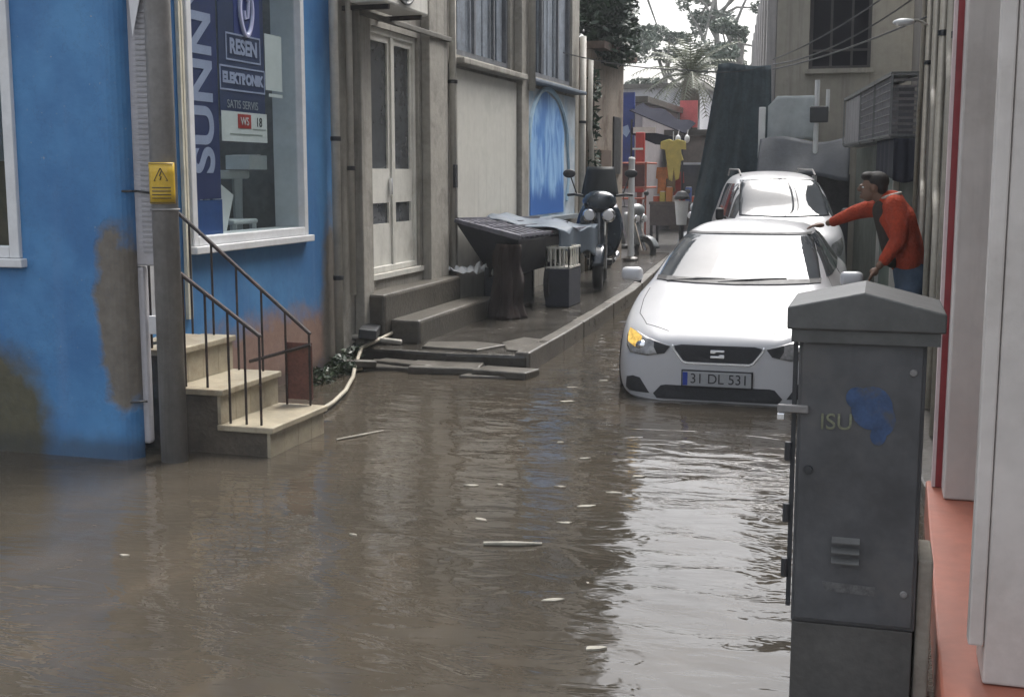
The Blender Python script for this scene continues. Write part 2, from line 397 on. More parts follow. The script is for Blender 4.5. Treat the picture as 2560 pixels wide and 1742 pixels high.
# ---------------- blue shop
def blue_shop():
    b = thing('blue_shop', 'bright blue painted corner shop with peeling plaster and large white framed windows', 'shop', (WX - 2, 7, 0))
    win = (7.62, 9.43, 1.40, 3.55); door = (6.93, 7.50, .86, 3.30)
    FY = 6.28                                     # the short end wall that faces down the lane
    wx0, wx1, wz0, wz1 = -6.2, -4.93, 1.40, 3.55
    mb = MB(); wall_x(mb, WX, WX - .22, FY + .125, 9.98, -.1, 7.2, (win, door))
    arc = [(-4.33 + .11 * math.sin(R(a)), FY + .11 - .11 * math.cos(R(a))) for a in range(0, 91, 15)]
    mb.prism([(wx1, FY)] + arc + [(-4.22, FY + .12), (wx1, FY + .12)], 'z', -.1, 7.2)
    mb.box(WX - 6, wx0, FY, FY + .12, -.1, 7.2)
    mb.box(wx0, wx1, FY, FY + .12, -.1, wz0); mb.box(wx0, wx1, FY, FY + .12, wz1, 7.2)
    mb.build('wall', M_blue, b)
    MB().box(WX - 6, WX - .225, 9.74, 9.98, -.1, 7.2).build('side_wall', pm('grey_party_wall', (.25, .24, .22), .3, 3, .85), b)
    rf = MB(); rf.box(WX - .6, WX + .40, FY, 9.99, 7.203, 7.4); rf.box(WX - 6, WX - 2.9, FY, 9.99, 7.203, 7.4); rf.box(WX - 2.9, WX - .6, FY, 6.5, 7.203, 7.4); rf.box(WX - 2.9, WX - .6, 9.6, 9.99, 7.203, 7.4)  # ring round an unseen opening, added so skylight brightens the shop interior
    rf.build('roof', M_conc, b)
    MB().box(WX - 2.9, WX - .225, 6.41, 9.735, .72, .84).build('shop_floor', pm('shop_floor_tile', (.55, .54, .52), .2, 4, .4), b)
    MB().box(WX - 3.0, WX - 2.9, 6.41, 9.735, .72, 7.0).build('back_wall', pm('shop_back_wall', (.66, .68, .66), .15, 2, .8), b)
    for (y0, y1, z0, z1), nm in ((win, 'window'),):
        f = rect_frame_x(MB(), WX - .24, WX + .035, y0, y1, z0, z1, .065).build(nm, M_upvc, b, bevel=.006)
        MB().box(WX - .03, WX - .022, y0 + .06, y1 - .06, z0 + .06, z1 - .06).build('pane', M_glass, f)
        MB().box(WX - .03, WX + .075, y0 - .03, y1 + .03, z0 - .055, z0 - .002).build('sill', M_upvc, f, bevel=.006)
    f = MB(); y0, y1 = FY - .03, FY + .08; w = .07
    f.box(wx0, wx0 + w, y0, y1, wz0, wz1); f.box(wx1 - w, wx1, y0, y1, wz0, wz1); f.box(wx0 + w, wx1 - w, y0, y1, wz0, wz0 + w); f.box(wx0 + w, wx1 - w, y0, y1, wz1 - w, wz1); f.box(-5.58, -5.52, y0, y1, wz0 + w, wz1 - w)
    f = f.build('window', M_upvc, b, bevel=.006)
    MB().box(wx0 + .06, wx1 - .06, FY + .02, FY + .028, wz0 + .06, wz1 - .06).build('pane', M_glass, f)
    MB().box(wx0 - .03, wx1 + .03, FY - .055, FY + .01, wz0 - .055, wz0 - .002).build('sill', M_upvc, f, bevel=.006)
    # recessed door beside the stairs
    d = rect_frame_x(MB(), WX - .16, WX - .06, *door, .05).build('door', M_upvc, b, bevel=.005)
    y0, y1, z0, z1 = door
    MB().box(WX - .13, WX - .10, y0 + .05, y1 - .05, z0 + .05, z0 + .75).build('lower_panel', M_upvc, d)
    MB().box(WX - .12, WX - .11, y0 + .05, y1 - .05, z0 + .80, z1 - .05).build('door_pane', M_dglass, d)
    MB().box(WX - .13, WX - .095, y0 + .05, y1 - .05, z0 + .752, z0 + .798).build('crossbar', M_upvc, d)
    MB().tube([(WX - .09, y0 + .11, 1.85), (WX - .05, y0 + .11, 1.85), (WX - .05, y0 + .11, 1.97), (WX - .09, y0 + .11, 1.97)], .01).build('handle', M_dark, d)
    for yy in (7.53, 7.565):
        MB().box(WX + .003, WX + .03, yy, yy + .022, .9, 3.55).build('trim', pm('cream_trim', (.55, .52, .42), .15, 5, .5), b)
blue_shop()

# ---------------- things behind / on the shop window
def shop_window_things():
    x = WX - .036
    bn = thing('window_banner', 'tall navy vertical banner with lavender letters inside the shop window', 'banner', (x, 7.95, 1.5))
    MB().box(x - .006, x - .002, 7.71, 8.14, 1.72, 3.45).build('cloth', M_navy, bn)
    # letters read from bottom to top
    text_mesh('lettering', 'SUNNY', .42, M_lav, bn, frame_M((x + .001, 7.92, 2.60), (0, 0, 1), (0, -1, 0)), .001, 'CENTER', .012)
    MB().box(x - .010, x - .007, 7.71, 8.16, 1.45, 1.715).build('lower_print', pm('bright_blue_print', (.02, .07, .25), .2, 5, .5), bn)
    po = thing('poster', 'navy window poster with white droplet swirl and boxed lettering', 'poster', (x, 8.5, 2.3))
    MB().box(x - .006, x - .003, 8.17, 8.86, 2.32, 3.45).build('sheet', pm('poster_navy', (.030, .042, .115), .2, 3, .5, bmp=0), po)
    MB().box(x - .0025, x - .0005, 8.40, 8.80, 2.93, 3.45).build('emblem_square', pm('poster_blue', (.035, .05, .22), .1, 3, .5, bmp=0), po)
    ring = []
    for k in range(33):
        a = 2 * math.pi * k / 32 * .93; rr = 1.0 + .0 * k
        ring.append((x + .003, 8.58 + .095 * math.sin(a) * rr, 3.12 + .15 * math.cos(a) + .04 * math.cos(a) ** 3))
    sw = MB().tube(ring, .02, 6); sw.tube([(x + .003, 8.58 - .02, 3.28), (x + .003, 8.62, 3.18), (x + .003, 8.60, 3.06), (x + .003, 8.56, 3.05), (x + .003, 8.55, 3.11)], .016, 6)
    sw.build('swirl', M_lav, po)
    for (a, b, c, d), t, s in (((8.27, 8.80, 2.73, 2.93), 'RESEN', .15), ((8.17, 8.86, 2.51, 2.69), 'ELEKTRONIK', .105)):
        rect_frame_x(MB(), x - .002, x + .001, a, b, c, d, .012).build('box_outline', M_lav, po)
        text_mesh('lettering', t, s, M_lav, po, frame_M((x + .001, (a + b) / 2, (c + d) / 2), (0, 1, 0), (0, 0, 1)), .001, 'CENTER', .006)
    text_mesh('lettering', 'SATIS SERVIS', .085, pm('grey_lettering', (.35, .37, .42), .1, 9, .5, bmp=0), po, frame_M((x + .001, 8.5, 2.41), (0, 1, 0), (0, 0, 1)), .001)
    sg = thing('window_notice', 'white notice with red square and black 18 in the shop window', 'sign', (x, 8.55, 2.15))
    MB().box(x - .006, x - .002, 8.18, 8.88, 2.14, 2.36).build('card', M_paper, sg)
    MB().box(x - .0015, x + .001, 8.42, 8.62, 2.24, 2.345).build('red_square', M_red, sg)
    text_mesh('lettering', 'WS', .085, M_paper, sg, frame_M((x + .003, 8.52, 2.29), (0, 1, 0), (0, 0, 1)), .001)
    text_mesh('lettering', '18', .10, M_black, sg, frame_M((x, 8.75, 2.29), (0, 1, 0), (0, 0, 1)), .001)
    mb = MB(); mb.box(x - .0015, x, 8.3, 8.8, 2.19, 2.2); mb.box(x - .0015, x, 8.65, 8.86, 2.235, 2.242); mb.build('rule_lines', pm('grey_rule', (.3, .32, .3), .1, 9, .5, bmp=0), sg)
    for y0, z0, y1, z1 in ((8.88, 2.55, 9.16, 2.98),):
        o = thing('paper_sheet', 'pale blank paper taped high inside the shop window', 'paper', (x, 9, 2.5))
        MB().box(x - .006, x - .003, y0, y1, z0, z1).build('sheet', M_paper, o)
        MB().box(x - .006, x - .003, y0 + .05, y1, z0 - .05, z0 - .025).build('strip', M_paper, o)
    # a white plastic table, chair, boxes and a leaning board behind the pane
    t = thing('plastic_table', 'white plastic table standing inside the shop window', 'table', (WX - .9, 9.1, .84))
    MB().box(WX - 1.3, WX - .45, 8.55, 9.35, 1.86, 1.93).build('tabletop', M_white, t, bevel=.02)
    for xx in (WX - 1.22, WX - .53):
        for yy in (8.63, 9.27): MB().tube([(xx, yy, .84), (xx, yy, 1.86)], [.03, .045], 8).build('leg', M_white, t)
    c = thing('plastic_chair', 'white plastic chair beside the table behind the shop glass', 'chair', (WX - .7, 8.75, .84))
    MB().box(WX - .65, WX - .28, 8.75, 9.15, 1.50, 1.54).build('seat', M_white, c, bevel=.015)
    mb = MB(); mb.box(WX - .66, WX - .63, 8.75, 8.80, 1.545, 1.86); mb.box(WX - .66, WX - .63, 8.95, 9.0, 1.545, 1.82); mb.box(WX - .66, WX - .63, 9.10, 9.15, 1.545, 1.86); mb.build('backrest', M_white, c, bevel=.008)
    for xx in (WX - .62, WX - .31):
        for yy in (8.79, 9.11): MB().tube([(xx, yy, .84), (xx, yy, 1.5)], [.022, .03], 6).build('leg', M_white, c)
    for i, (cx, cy, sx, sy, z0, z1, m, lb) in enumerate(((WX - .45, 7.95, .4, .5, .84, 1.78, M_navy, 'navy cardboard box standing under the window banner'), (WX - 1.8, 8.6, .5, .8, .84, 2.0, pm('brown_carton', (.2, .15, .09), .2, 4, .8), 'tall brown carton at the back of the shop'), (WX - .4, 9.2, .22, .3, 1.935, 2.05, M_white, 'small white box on the plastic table'))):
        o = thing('box', lb, 'box', (cx, cy, z0))
        MB().box(cx - sx / 2, cx + sx / 2, cy - sy / 2, cy + sy / 2, z0, z1).build('carton', m, o, bevel=.006)
        MB().box(cx - sx / 2 - .004, cx + sx / 2 + .004, cy - .03, cy + .03, z1 + .002, z1 + .006).build('tape', M_paper, o)
    bd = MB(); m = Matrix.Rotation(R(-24), 4, 'X')
    bd.obox((WX - .20, 8.38, 1.56), (.02, .24, .5), m)
    tag(bd.build('white_board', M_paper), 'white board leaning askew behind the bottom of the shop window', 'board')
shop_window_things()

# ---------------- pole, duct and warning plate
def pole_and_duct():
    p = thing('street_pole', 'thick grey metal pole standing in the flood before the blue shop', 'pole', (-4.0, 6.37, 0))
    MB().tube([(-4.0, 6.37, -.1), (-4.0, 6.37, 6.2)], [.080, .068], 20).build('shaft', M_pole, p, smooth=True)
    MB().tube([(-4.0, 6.37, 1.69), (-4.0, 6.37, 1.70)], [.086, .086], 20).build('band', M_pole, p, smooth=True)
    w = thing('warning_plate', 'yellow danger plate with black pictogram strapped round the grey pole', 'sign', (-3.9, 6.28, 1.8))
    MB().grid(lambda u, v: (-4.0 + .088 * math.cos(R(-125) + u * R(110)), 6.37 + .088 * math.sin(R(-125) + u * R(110)), 1.73 + .235 * v), 14, 4).build('plate', M_yellow, w, smooth=True, solid=.004)
    def onp(u, z, r=.0925): a = R(-125) + u * R(110); return (-4.0 + r * math.cos(a), 6.37 + r * math.sin(a), z)
    mb = MB(); mb.tube([onp(.5 + .26 * math.cos(t), 1.885 + .048 * math.sin(t)) for t in (R(90), R(210), R(330), R(450))], .003, 5)
    mb.tube([onp(.53, 1.915), onp(.47, 1.888), onp(.53, 1.884), onp(.48, 1.865)], .003, 5)
    for z in (1.822, 1.802, 1.782, 1.762): mb.tube([onp(.18 + .64 * k / 8, z) for k in range(9)], .0028, 5)
    for z in (1.736, 1.958): mb.tube([onp(.05 + .9 * k / 8, z) for k in range(9)], .0018, 5)
    mb.build('pictogram', M_black, w)
    d = thing('cable_duct', 'grey ribbed plastic cable duct running down beside the grey pole', 'duct', (-4.2, 6.43, .3))
    MB().box(-4.262, -4.092, 6.40, 6.46, 1.36, 5.2).build('cover', M_duct, d, bevel=.012)
    mb = MB()
    for k in range(52): mb.box(-4.172, -4.105, 6.394, 6.399, 1.44 + k * .03, 1.452 + k * .03)
    mb.build('ribs', pm('rib_grey', (.30, .30, .31), .1, 5, .5), d)
    MB().box(-4.262, -4.182, 6.40, 6.46, .28, 1.355).build('conduit', M_duct, d, bevel=.02)
    for z, xe in ((.55, -4.19), (1.80, -4.10)):
        MB().tube([(-4.30, 6.30, z), (-4.20, 6.34, z), (-4.19, 6.388, z), (xe, 6.388, z - .01)], .007, 6).build('strap', M_dark, d)
    MB().box(-4.175, -4.12, 6.42, 6.44, .95, 1.06).build('junction_box', M_paper, d, bevel=.004)
    ws = MB().prism([(-4.17, 2.68), (-4.06, 3.10), (-4.10, 3.2), (-4.19, 2.95)], 'y', 6.37, 6.375)
    tag(ws.build('paper_flyer', M_paper), 'white torn flyer stuck high between grey pole and duct', 'flyer')
pole_and_duct()

# ---------------- marble steps and railings
def marble_steps():
    s = thing('marble_steps', 'three cream marble steps rising from the water to the shop door', 'steps', (-3.9, 7, 0))
    ya, yb = 6.58, 7.36
    st = [(-3.47, .385), (-3.80, .60), (-4.13, .83)]
    mb = MB()
    mb.prism([(-3.50, -.1), (-3.50, .345), (-3.83, .345), (-3.83, .56), (-4.16, .56), (-4.16, .79), (-4.36, .79), (-4.36, -.1)], 'y', ya + .03, yb - .03)
    mb.build('stringer', pm('wet_dark_concrete', (.085, .07, .052), .4, 6, .5, dirt=(.04, .03, .022), bmp=.3), s)
    for i, (x, z) in enumerate(st):
        back = (st[i + 1][0] - .03) if i < 2 else -4.375
        MB().box(back, x + .015, ya, yb, z - .038, z).build('tread', M_marble, s, bevel=.006)
        zb = .15 if i == 0 else st[i - 1][1] + .002
        mb = MB(); n = 4
        for k in range(n): mb.box(x - .029, x - .008, ya + .012 + (yb - ya - .024) * k / n, ya + .012 + (yb - ya - .024) * (k + 1) / n - .004, zb, z - .04)
        mb.build('riser', M_marble, s)
    MB().box(WX + .004, -4.377, 6.95, yb, .40, .825).build('door_slab', M_marble, s, bevel=.006)
    def rail(y, pts, posts, lab, kw):
        r = thing('stair_railing', lab, 'railing', (pts[-1][0], y, .385), 'iron railings of the marble steps')
        MB().tube([(x, y, z) for x, z in pts], .014, 8).build('handrail', M_rust, r)
        def top(x):
            for (xa, za), (xb, zb2) in zip(pts, pts[1:]):
                if xa <= x <= xb: return za + (zb2 - za) * (x - xa) / (xb - xa)
            return pts[-1][1]
        for x in posts:
            zb = next((z for xx, z in st if x > xx - .33), .83)
            if x < st[2][0]: zb = .83
            elif x < st[1][0]: zb = .60
            else: zb = .385
            MB().tube([(x, y, zb), (x, y, top(x) - .012)], .008, 6).build('baluster', M_rust, r)
        return r
    rail(6.64, [(-4.33, 1.47), (-3.55, .93)], [-4.30, -4.19, -4.07, -3.92, -3.77, -3.66, -3.56], 'dark rusty stair railing on the side nearest the grey pole', 0)
    r = rail(7.32, [(-4.52, 1.66), (-3.55, .86)], [-4.42, -4.26, -4.08, -3.90, -3.73, -3.56], 'dark rusty stair railing on the far side with a rust red panel', 1)
    MB().box(-3.74, -3.55, 7.335, 7.345, .42, .80).build('rust_panel', M_rustpanel, r)
    MB().tube([(-4.0, 7.32, .66), (-3.55, 7.32, .79)], .012, 6).build('lower_bar', M_rust, r)
marble_steps()

# ---------------- downpipes, hose, weeds
def pipe_thing(name, label, cat, pts, r, mat, clips=(), group=None, n=10):
    t = thing(name, label, cat, pts[-1], group)
    MB().tube(pts, r, n).build('tube', mat, t, smooth=True)
    for c in clips: MB().lathe(c, [(r + .002, -.02), (r + .009, -.018), (r + .009, .018), (r + .002, .02)], 12).build('clip', M_dark, t)
    return t
pipe_thing('drainpipe', 'pale drainpipe at the end of the blue shop wall, ending in mid water edge', 'drainpipe', [(WX + .07, 9.93, 6.8), (WX + .07, 9.92, .28)], .038, M_pipe, [(WX + .07, 9.925, 2.2), (WX + .07, 9.925, 1.0)], 'drainpipes between the two buildings')
pipe_thing('drainpipe', 'thinner cream drainpipe beside the grey doorway, ending above the debris', 'drainpipe', [(WX + .06, 10.27, 6.8), (WX + .06, 10.26, .82)], .03, M_pipe, [(WX + .06, 10.265, 1.95)], 'drainpipes between the two buildings')
pipe_thing('hose', 'dirty white hose looping from the steps round the weeds', 'hose', [(-4.25, 10.95, .50), (-4.33, 10.55, .42), (-4.40, 10.1, .36), (-4.30, 9.72, .25), (-4.14, 9.32, .235), (-3.93, 8.7, .235), (-3.80, 8.2, .24), (-3.74, 7.75, .235), (-3.72, 7.45, .20)], .017, M_hose)

def leaf_cloud(n, centers, size, squash=1.0, up=0.0, seed=1):
    rnd = random.Random(seed); mb = MB()
    for _ in range(n):
        cx, cy, cz, rx, ry, rz = rnd.choice(centers)
        d = Vector((rnd.gauss(0, 1), rnd.gauss(0, 1), rnd.gauss(0, 1))).normalized() * rnd.uniform(.35, 1.0) ** .6
        p = Vector((cx + d.x * rx, cy + d.y * ry, cz + d.z * rz * squash))
        s = size * rnd.uniform(.5, 1.4)
        a = Vector((rnd.gauss(0, 1), rnd.gauss(0, 1), rnd.gauss(0, .6) + up)).normalized(); b = a.orthogonal().normalized()
        b = (Matrix.Rotation(rnd.uniform(0, 6.28), 3, a) @ b)
        mb.add([p - a * s, p + b * s * .38, p + a * s, p - b * s * .38], [(0, 1, 2, 3)])
    return mb
M_weed = mat_leaf('weed_leaf', (.018, .032, .018), (.035, .06, .03), (.06, .085, .04))
for i, (x, y, rx, rz, n, lb) in enumerate(((-4.38, 9.62, .13, .12, 260, 'dark green weed clump against the pale drainpipe'), (-4.36, 9.2, .12, .09, 200, 'low dark weed clump in the water below the shop window'), (-4.45, 9.98, .10, .14, 160, 'dark weed clump between drainpipe and pavement'))):
    t = thing('weed_clump', lb, 'weeds', (x, y, .18), 'weeds at the foot of the shop')
    leaf_cloud(n, [(x, y, .18 + rz * .7, rx, .22, rz)], .032, up=.4, seed=i + 3).build('leaves', M_weed, t)
    mb = MB()
    for k in range(6): a = k * 1.1; mb.tube([(x + .03 * math.cos(a), y + .05 * math.sin(a), .12), (x + rx * .6 * math.cos(a), y + .15 * math.sin(a), .18 + rz * 1.2)], .004, 4)
    mb.build('stems', M_weed, t)
for i, (x, y, z, sx, sy, sz, a, m, lb) in enumerate(((-4.42, 10.35, .48, .16, .5, .09, .3, M_dark, 'dark plank lying on the pavement behind the drainpipe'), (-4.40, 10.42, .40, .5, .08, .04, .15, M_old, 'pale batten on the pavement beside the concrete steps'), (-4.3, 9.80, .27, .3, .12, .06, .8, M_conc, 'grey stone lump among the weeds by the hose'))):
    tag(MB().obox((x, y, z), (sx, sy, sz), Matrix.Rotation(a, 4, 'Z') @ Matrix.Rotation(.1, 4, 'Y')).build(['plank', 'batten', 'stone'][i], m, bevel=.012), lb, ['plank', 'batten', 'stone'][i])

# ---------------- old grey building
def old_building():
    b = thing('old_building', 'weathered grey two storey building with cream double door and cream boarded bay', 'building', (WX - 2, 14, 0))
    x = WX
    door = (10.72, 12.12, .95, 3.27); u1 = (13.22, 15.45, 3.22, 5.2); u2 = (16.05, 18.75, 3.22, 5.2)
    mb = MB(); wall_x(mb, x, x - .25, 9.985, 19.2, -.1, 8.6, (door, u1, u2))
    mb.build('wall', M_old, b, merge=True)
    MB().box(x - 6, x - .255, 18.95, 19.2, -.1, 8.6).build('end_wall', M_old, b)
    MB().box(x - 6, x + .35, 9.99, 19.3, 8.603, 8.75).build('roof', M_conc, b)
    mb = MB(); mb.box(x - .36, x - .26, 10.4, 18.9, 3.0, 5.4); mb.build('dim_room', M_void, b)
    for y0, y1 in ((10.42, 10.66), (12.2, 12.75)):
        MB().box(x + .003, x + .10, y0, y1, .3, 6.0).build('pilaster', M_old, b, bevel=.01)
    MB().box(x + .101, x + .135, 10.40, 12.8, 3.29, 3.345).build('lintel', pm('dark_lintel', (.13, .125, .11), .3, 4, .8), b, bevel=.01)
    # cornice ledges
    MB().box(x + .003, x + .17, 13.1, 15.68, 3.10, 3.17).build('cornice', M_old, b, bevel=.012)
    MB().box(x + .003, x + .20, 15.95, 18.9, 3.10, 3.15).build('cornice', pm('dark_blue_ledge', (.12, .15, .19), .3, 5, .6), b, bevel=.012)
    # bay infills
    mb = MB(); mb.box(x + .003, x + .05, 13.2, 15.56, .36, 3.06)
    mb.build('cream_boarding', M_cream, b, bevel=.008)
    mb = MB(); mb.box(x + .003, x + .11, 15.60, 15.93, .34, 6.2); mb.build('pilaster', M_old, b, bevel=.01)
    # painted panel with a blue arch
    MB().box(x + .003, x + .05, 16.0, 18.75, 1.30, 3.05).build('panel_board', pm('pale_panel', (.42, .48, .53), .3, 1.6, .6, dirt=(.22, .36, .5), dirt_amt=.8, dirt_scale=1.8), b)
    ar = MB(); yc, hw, zb, zs = 17.10, .92, 1.34, 2.32
    ar.prism([(yc - hw, zb), (yc + hw, zb), (yc + hw, zs)] + [(yc + hw * math.cos(a) * (1 + .05 * math.sin(5 * a)), zs + .70 * math.sin(a) * (1 + .04 * math.cos(7 * a))) for a in [math.pi * k / 24 for k in range(1, 24)]] + [(yc - hw, zs)], 'x', x + .052, x + .06)
    m, nt, bs = new_mat('blue_arch_paint'); p = pos(nt)
    n = noi(nt, scaled(nt, p, (1, 2.2, .7)), 2.0, 4, .55, .8)
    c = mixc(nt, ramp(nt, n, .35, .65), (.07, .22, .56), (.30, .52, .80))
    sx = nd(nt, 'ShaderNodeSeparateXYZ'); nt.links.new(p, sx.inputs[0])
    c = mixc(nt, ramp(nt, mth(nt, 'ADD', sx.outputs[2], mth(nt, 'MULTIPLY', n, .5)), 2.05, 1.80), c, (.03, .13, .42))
    nt.links.new(c, bs.inputs['Base Color']); bs.inputs['Roughness'].default_value = .5
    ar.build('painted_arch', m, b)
    mb = MB(); mb.tube([(x + .058, yc + 1.0 * math.cos(a) * (1 + .12 * max(0, math.cos(a))), zs + .76 * math.sin(a)) for a in [math.pi * k / 14 for k in range(15)]], .035, 6)
    mb.tube([(x + .058, yc + 1.12, zs), (x + .058, yc + 1.24, 1.9), (x + .058, yc + 1.1, 1.5)], .03, 6); mb.build('arch_border', pm('pale_blue_border', (.38, .55, .68), .15, 4, .5), b)
    MB().box(x + .003, x + .14, 16.0, 18.75, 1.235, 1.297).build('panel_sill', pm('panel_sill_grey', (.2, .23, .25), .2, 4, .5), b)
    # double door
    d = rect_frame_x(MB(), x - .12, x - .03, *door, .06).build('double_door', M_door, b, bevel=.006)
    y0, y1, z0, z1 = door; ym = 11.50
    MB().box(x - .118, x - .032, ym - .035, ym + .035, z0 + .06, z1 - .06).build('mullion', M_door, d)
    for a, c in ((y0 + .06, ym - .035), (ym + .035, y1 - .06)):
        lf = MB(); g = .055
        lf.box(x - .10, x - .05, a, a + g, z0 + .06, z1 - .06); lf.box(x - .10, x - .05, c - g, c, z0 + .06, z1 - .06)
        for za, zc in ((z0 + .06, 1.42), (1.62, 1.95), (z1 - .12, z1 - .06)): lf.box(x - .10, x - .05, a + g, c - g, za, zc)
        l = lf.build('door_leaf', M_door, d)
        MB().box(x - .08, x - .07, a + g, c - g, 1.95, z1 - .12).build('glazing', M_dglass, l)
        MB().box(x - .08, x - .07, a + g, c - g, 1.42, 1.62).build('small_pane', M_dglass, l)
    MB().box(x - .045, x - .015, ym - .10, ym - .07, 1.70, 1.86).build('door_handle', M_chrome, d)
    MB().box(x - .10, x + .03, y0 - .05, y1 + .05, .90, .948).build('threshold', M_cream, d)
    # upper windows with wooden shutters of upright boards
    for (a, c, e, f), mt in ((u1, 'w'), (u2, 'w')):
        w = rect_frame_x(MB(), x - .14, x - .04, a, c, e, f, .07).build('upper_window', pm('grey_wood', (.12, .13, .145), .35, 8, .75, streak=.5), b)
        mb = MB(); yy = a + .09; k = 0
        while yy < c - .12:
            wd = random.uniform(.16, .34); mb.box(x - .11 + .01 * (k % 2), x - .09 + .01 * (k % 2), yy, min(yy + wd, c - .09), e + .08, f - .08); yy += wd + random.choice((.012, .03, .09)); k += 1
        mb.build('shutter_boards', pm('blue_grey_boards', (.17, .20, .24), .4, 5, .7, streak=.7, bmp=.2), w)
        mb = MB()
        for yy in (a + (c - a) * .38, a + (c - a) * .72): mb.box(x - .07, x - .03, yy, yy + .05, e + .07, f - .07)
        mb.build('mullion', pm('grey_wood', (.12, .13, .145)), w)
    MB().box(x + .003, x + .045, 12.35, 12.62, 2.85, 3.05).build('meter_box', M_paper, b, bevel=.01)
    MB().box(x + .101, x + .13, 12.9, 12.98, 1.75, 2.0).build('switch_box', M_dark, b)
old_building()

pipe_thing('drainpipe', 'white square edged drainpipe right of the cream double door', 'drainpipe', [(WX + .05, 13.06, 7.5), (WX + .05, 13.06, .37)], .045, M_pipe, [(WX + .05, 13.06, 2.9)], n=4)
pipe_thing('drainpipe', 'white drainpipe on the pillar before the blue arch panel', 'drainpipe', [(WX + .16, 15.9, 7.5), (WX + .16, 15.9, 2.98)], .045, M_pipe)
pipe_thing('drainpipe', 'pale rusty drainpipe past the blue arch panel', 'drainpipe', [(WX + .10, 19.05, 4.0), (WX + .10, 19.05, .36)], .05, M_pipe, [(WX + .1, 19.05, 2.7)], 'twin pipes at the overgrown corner')
pipe_thing('drainpipe', 'pale thin kinked pipe beside the overgrown corner', 'drainpipe', [(WX + .10, 19.6, 3.7), (WX + .10, 19.55, 2.6), (WX + .10, 19.7, 2.4), (WX + .10, 19.7, .36)], .04, M_pipe, [(WX + .1, 19.7, 1.9)], 'twin pipes at the overgrown corner')

def ac_unit():
    t = thing('air_conditioner', 'dusty white air conditioner unit mounted above the cream double door', 'air conditioner', (WX + .2, 10.7, 3.3))
    MB().box(WX + .14, WX + .46, 10.10, 11.20, 3.36, 3.98).build('casing', M_door, t, bevel=.02)
    MB().lathe((WX + .462, 10.6, 3.67), [(.0, .012), (.05, .012), (.052, .0), (.25, .0), (.265, .018), (.28, .018), (.28, -.002)], 28, 'x').build('fan_guard', M_dark, t)
    mb = MB()
    for k in range(12): a = k * math.pi / 6; mb.tube([(WX + .475, 10.6 + .05 * math.cos(a), 3.67 + .05 * math.sin(a)), (WX + .475, 10.6 + .27 * math.cos(a), 3.67 + .27 * math.sin(a))], .004, 4)
    mb.build('guard_wires', M_chrome, t)
    for y in (10.25, 11.05): MB().box(WX + .003, WX + .44, y, y + .04, 3.318, 3.358).build('bracket', M_rust, t)
ac_unit()

def door_steps():
    t = thing('concrete_steps', 'two worn wet concrete steps below the cream double door', 'steps', (-4.4, 11.8, .35))
    MB().prism([(WX - .02, 10.55), (-4.34, 10.52), (-4.36, 12.75), (WX - .02, 12.78)], 'z', .30, .80).build('upper_step', M_conc, t, bevel=.03)
    MB().prism([(-4.335, 10.62), (-4.02, 10.58), (-4.06, 12.95), (-4.355, 12.95)], 'z', .30, .565).build('lower_step', M_conc, t, bevel=.03)
door_steps()

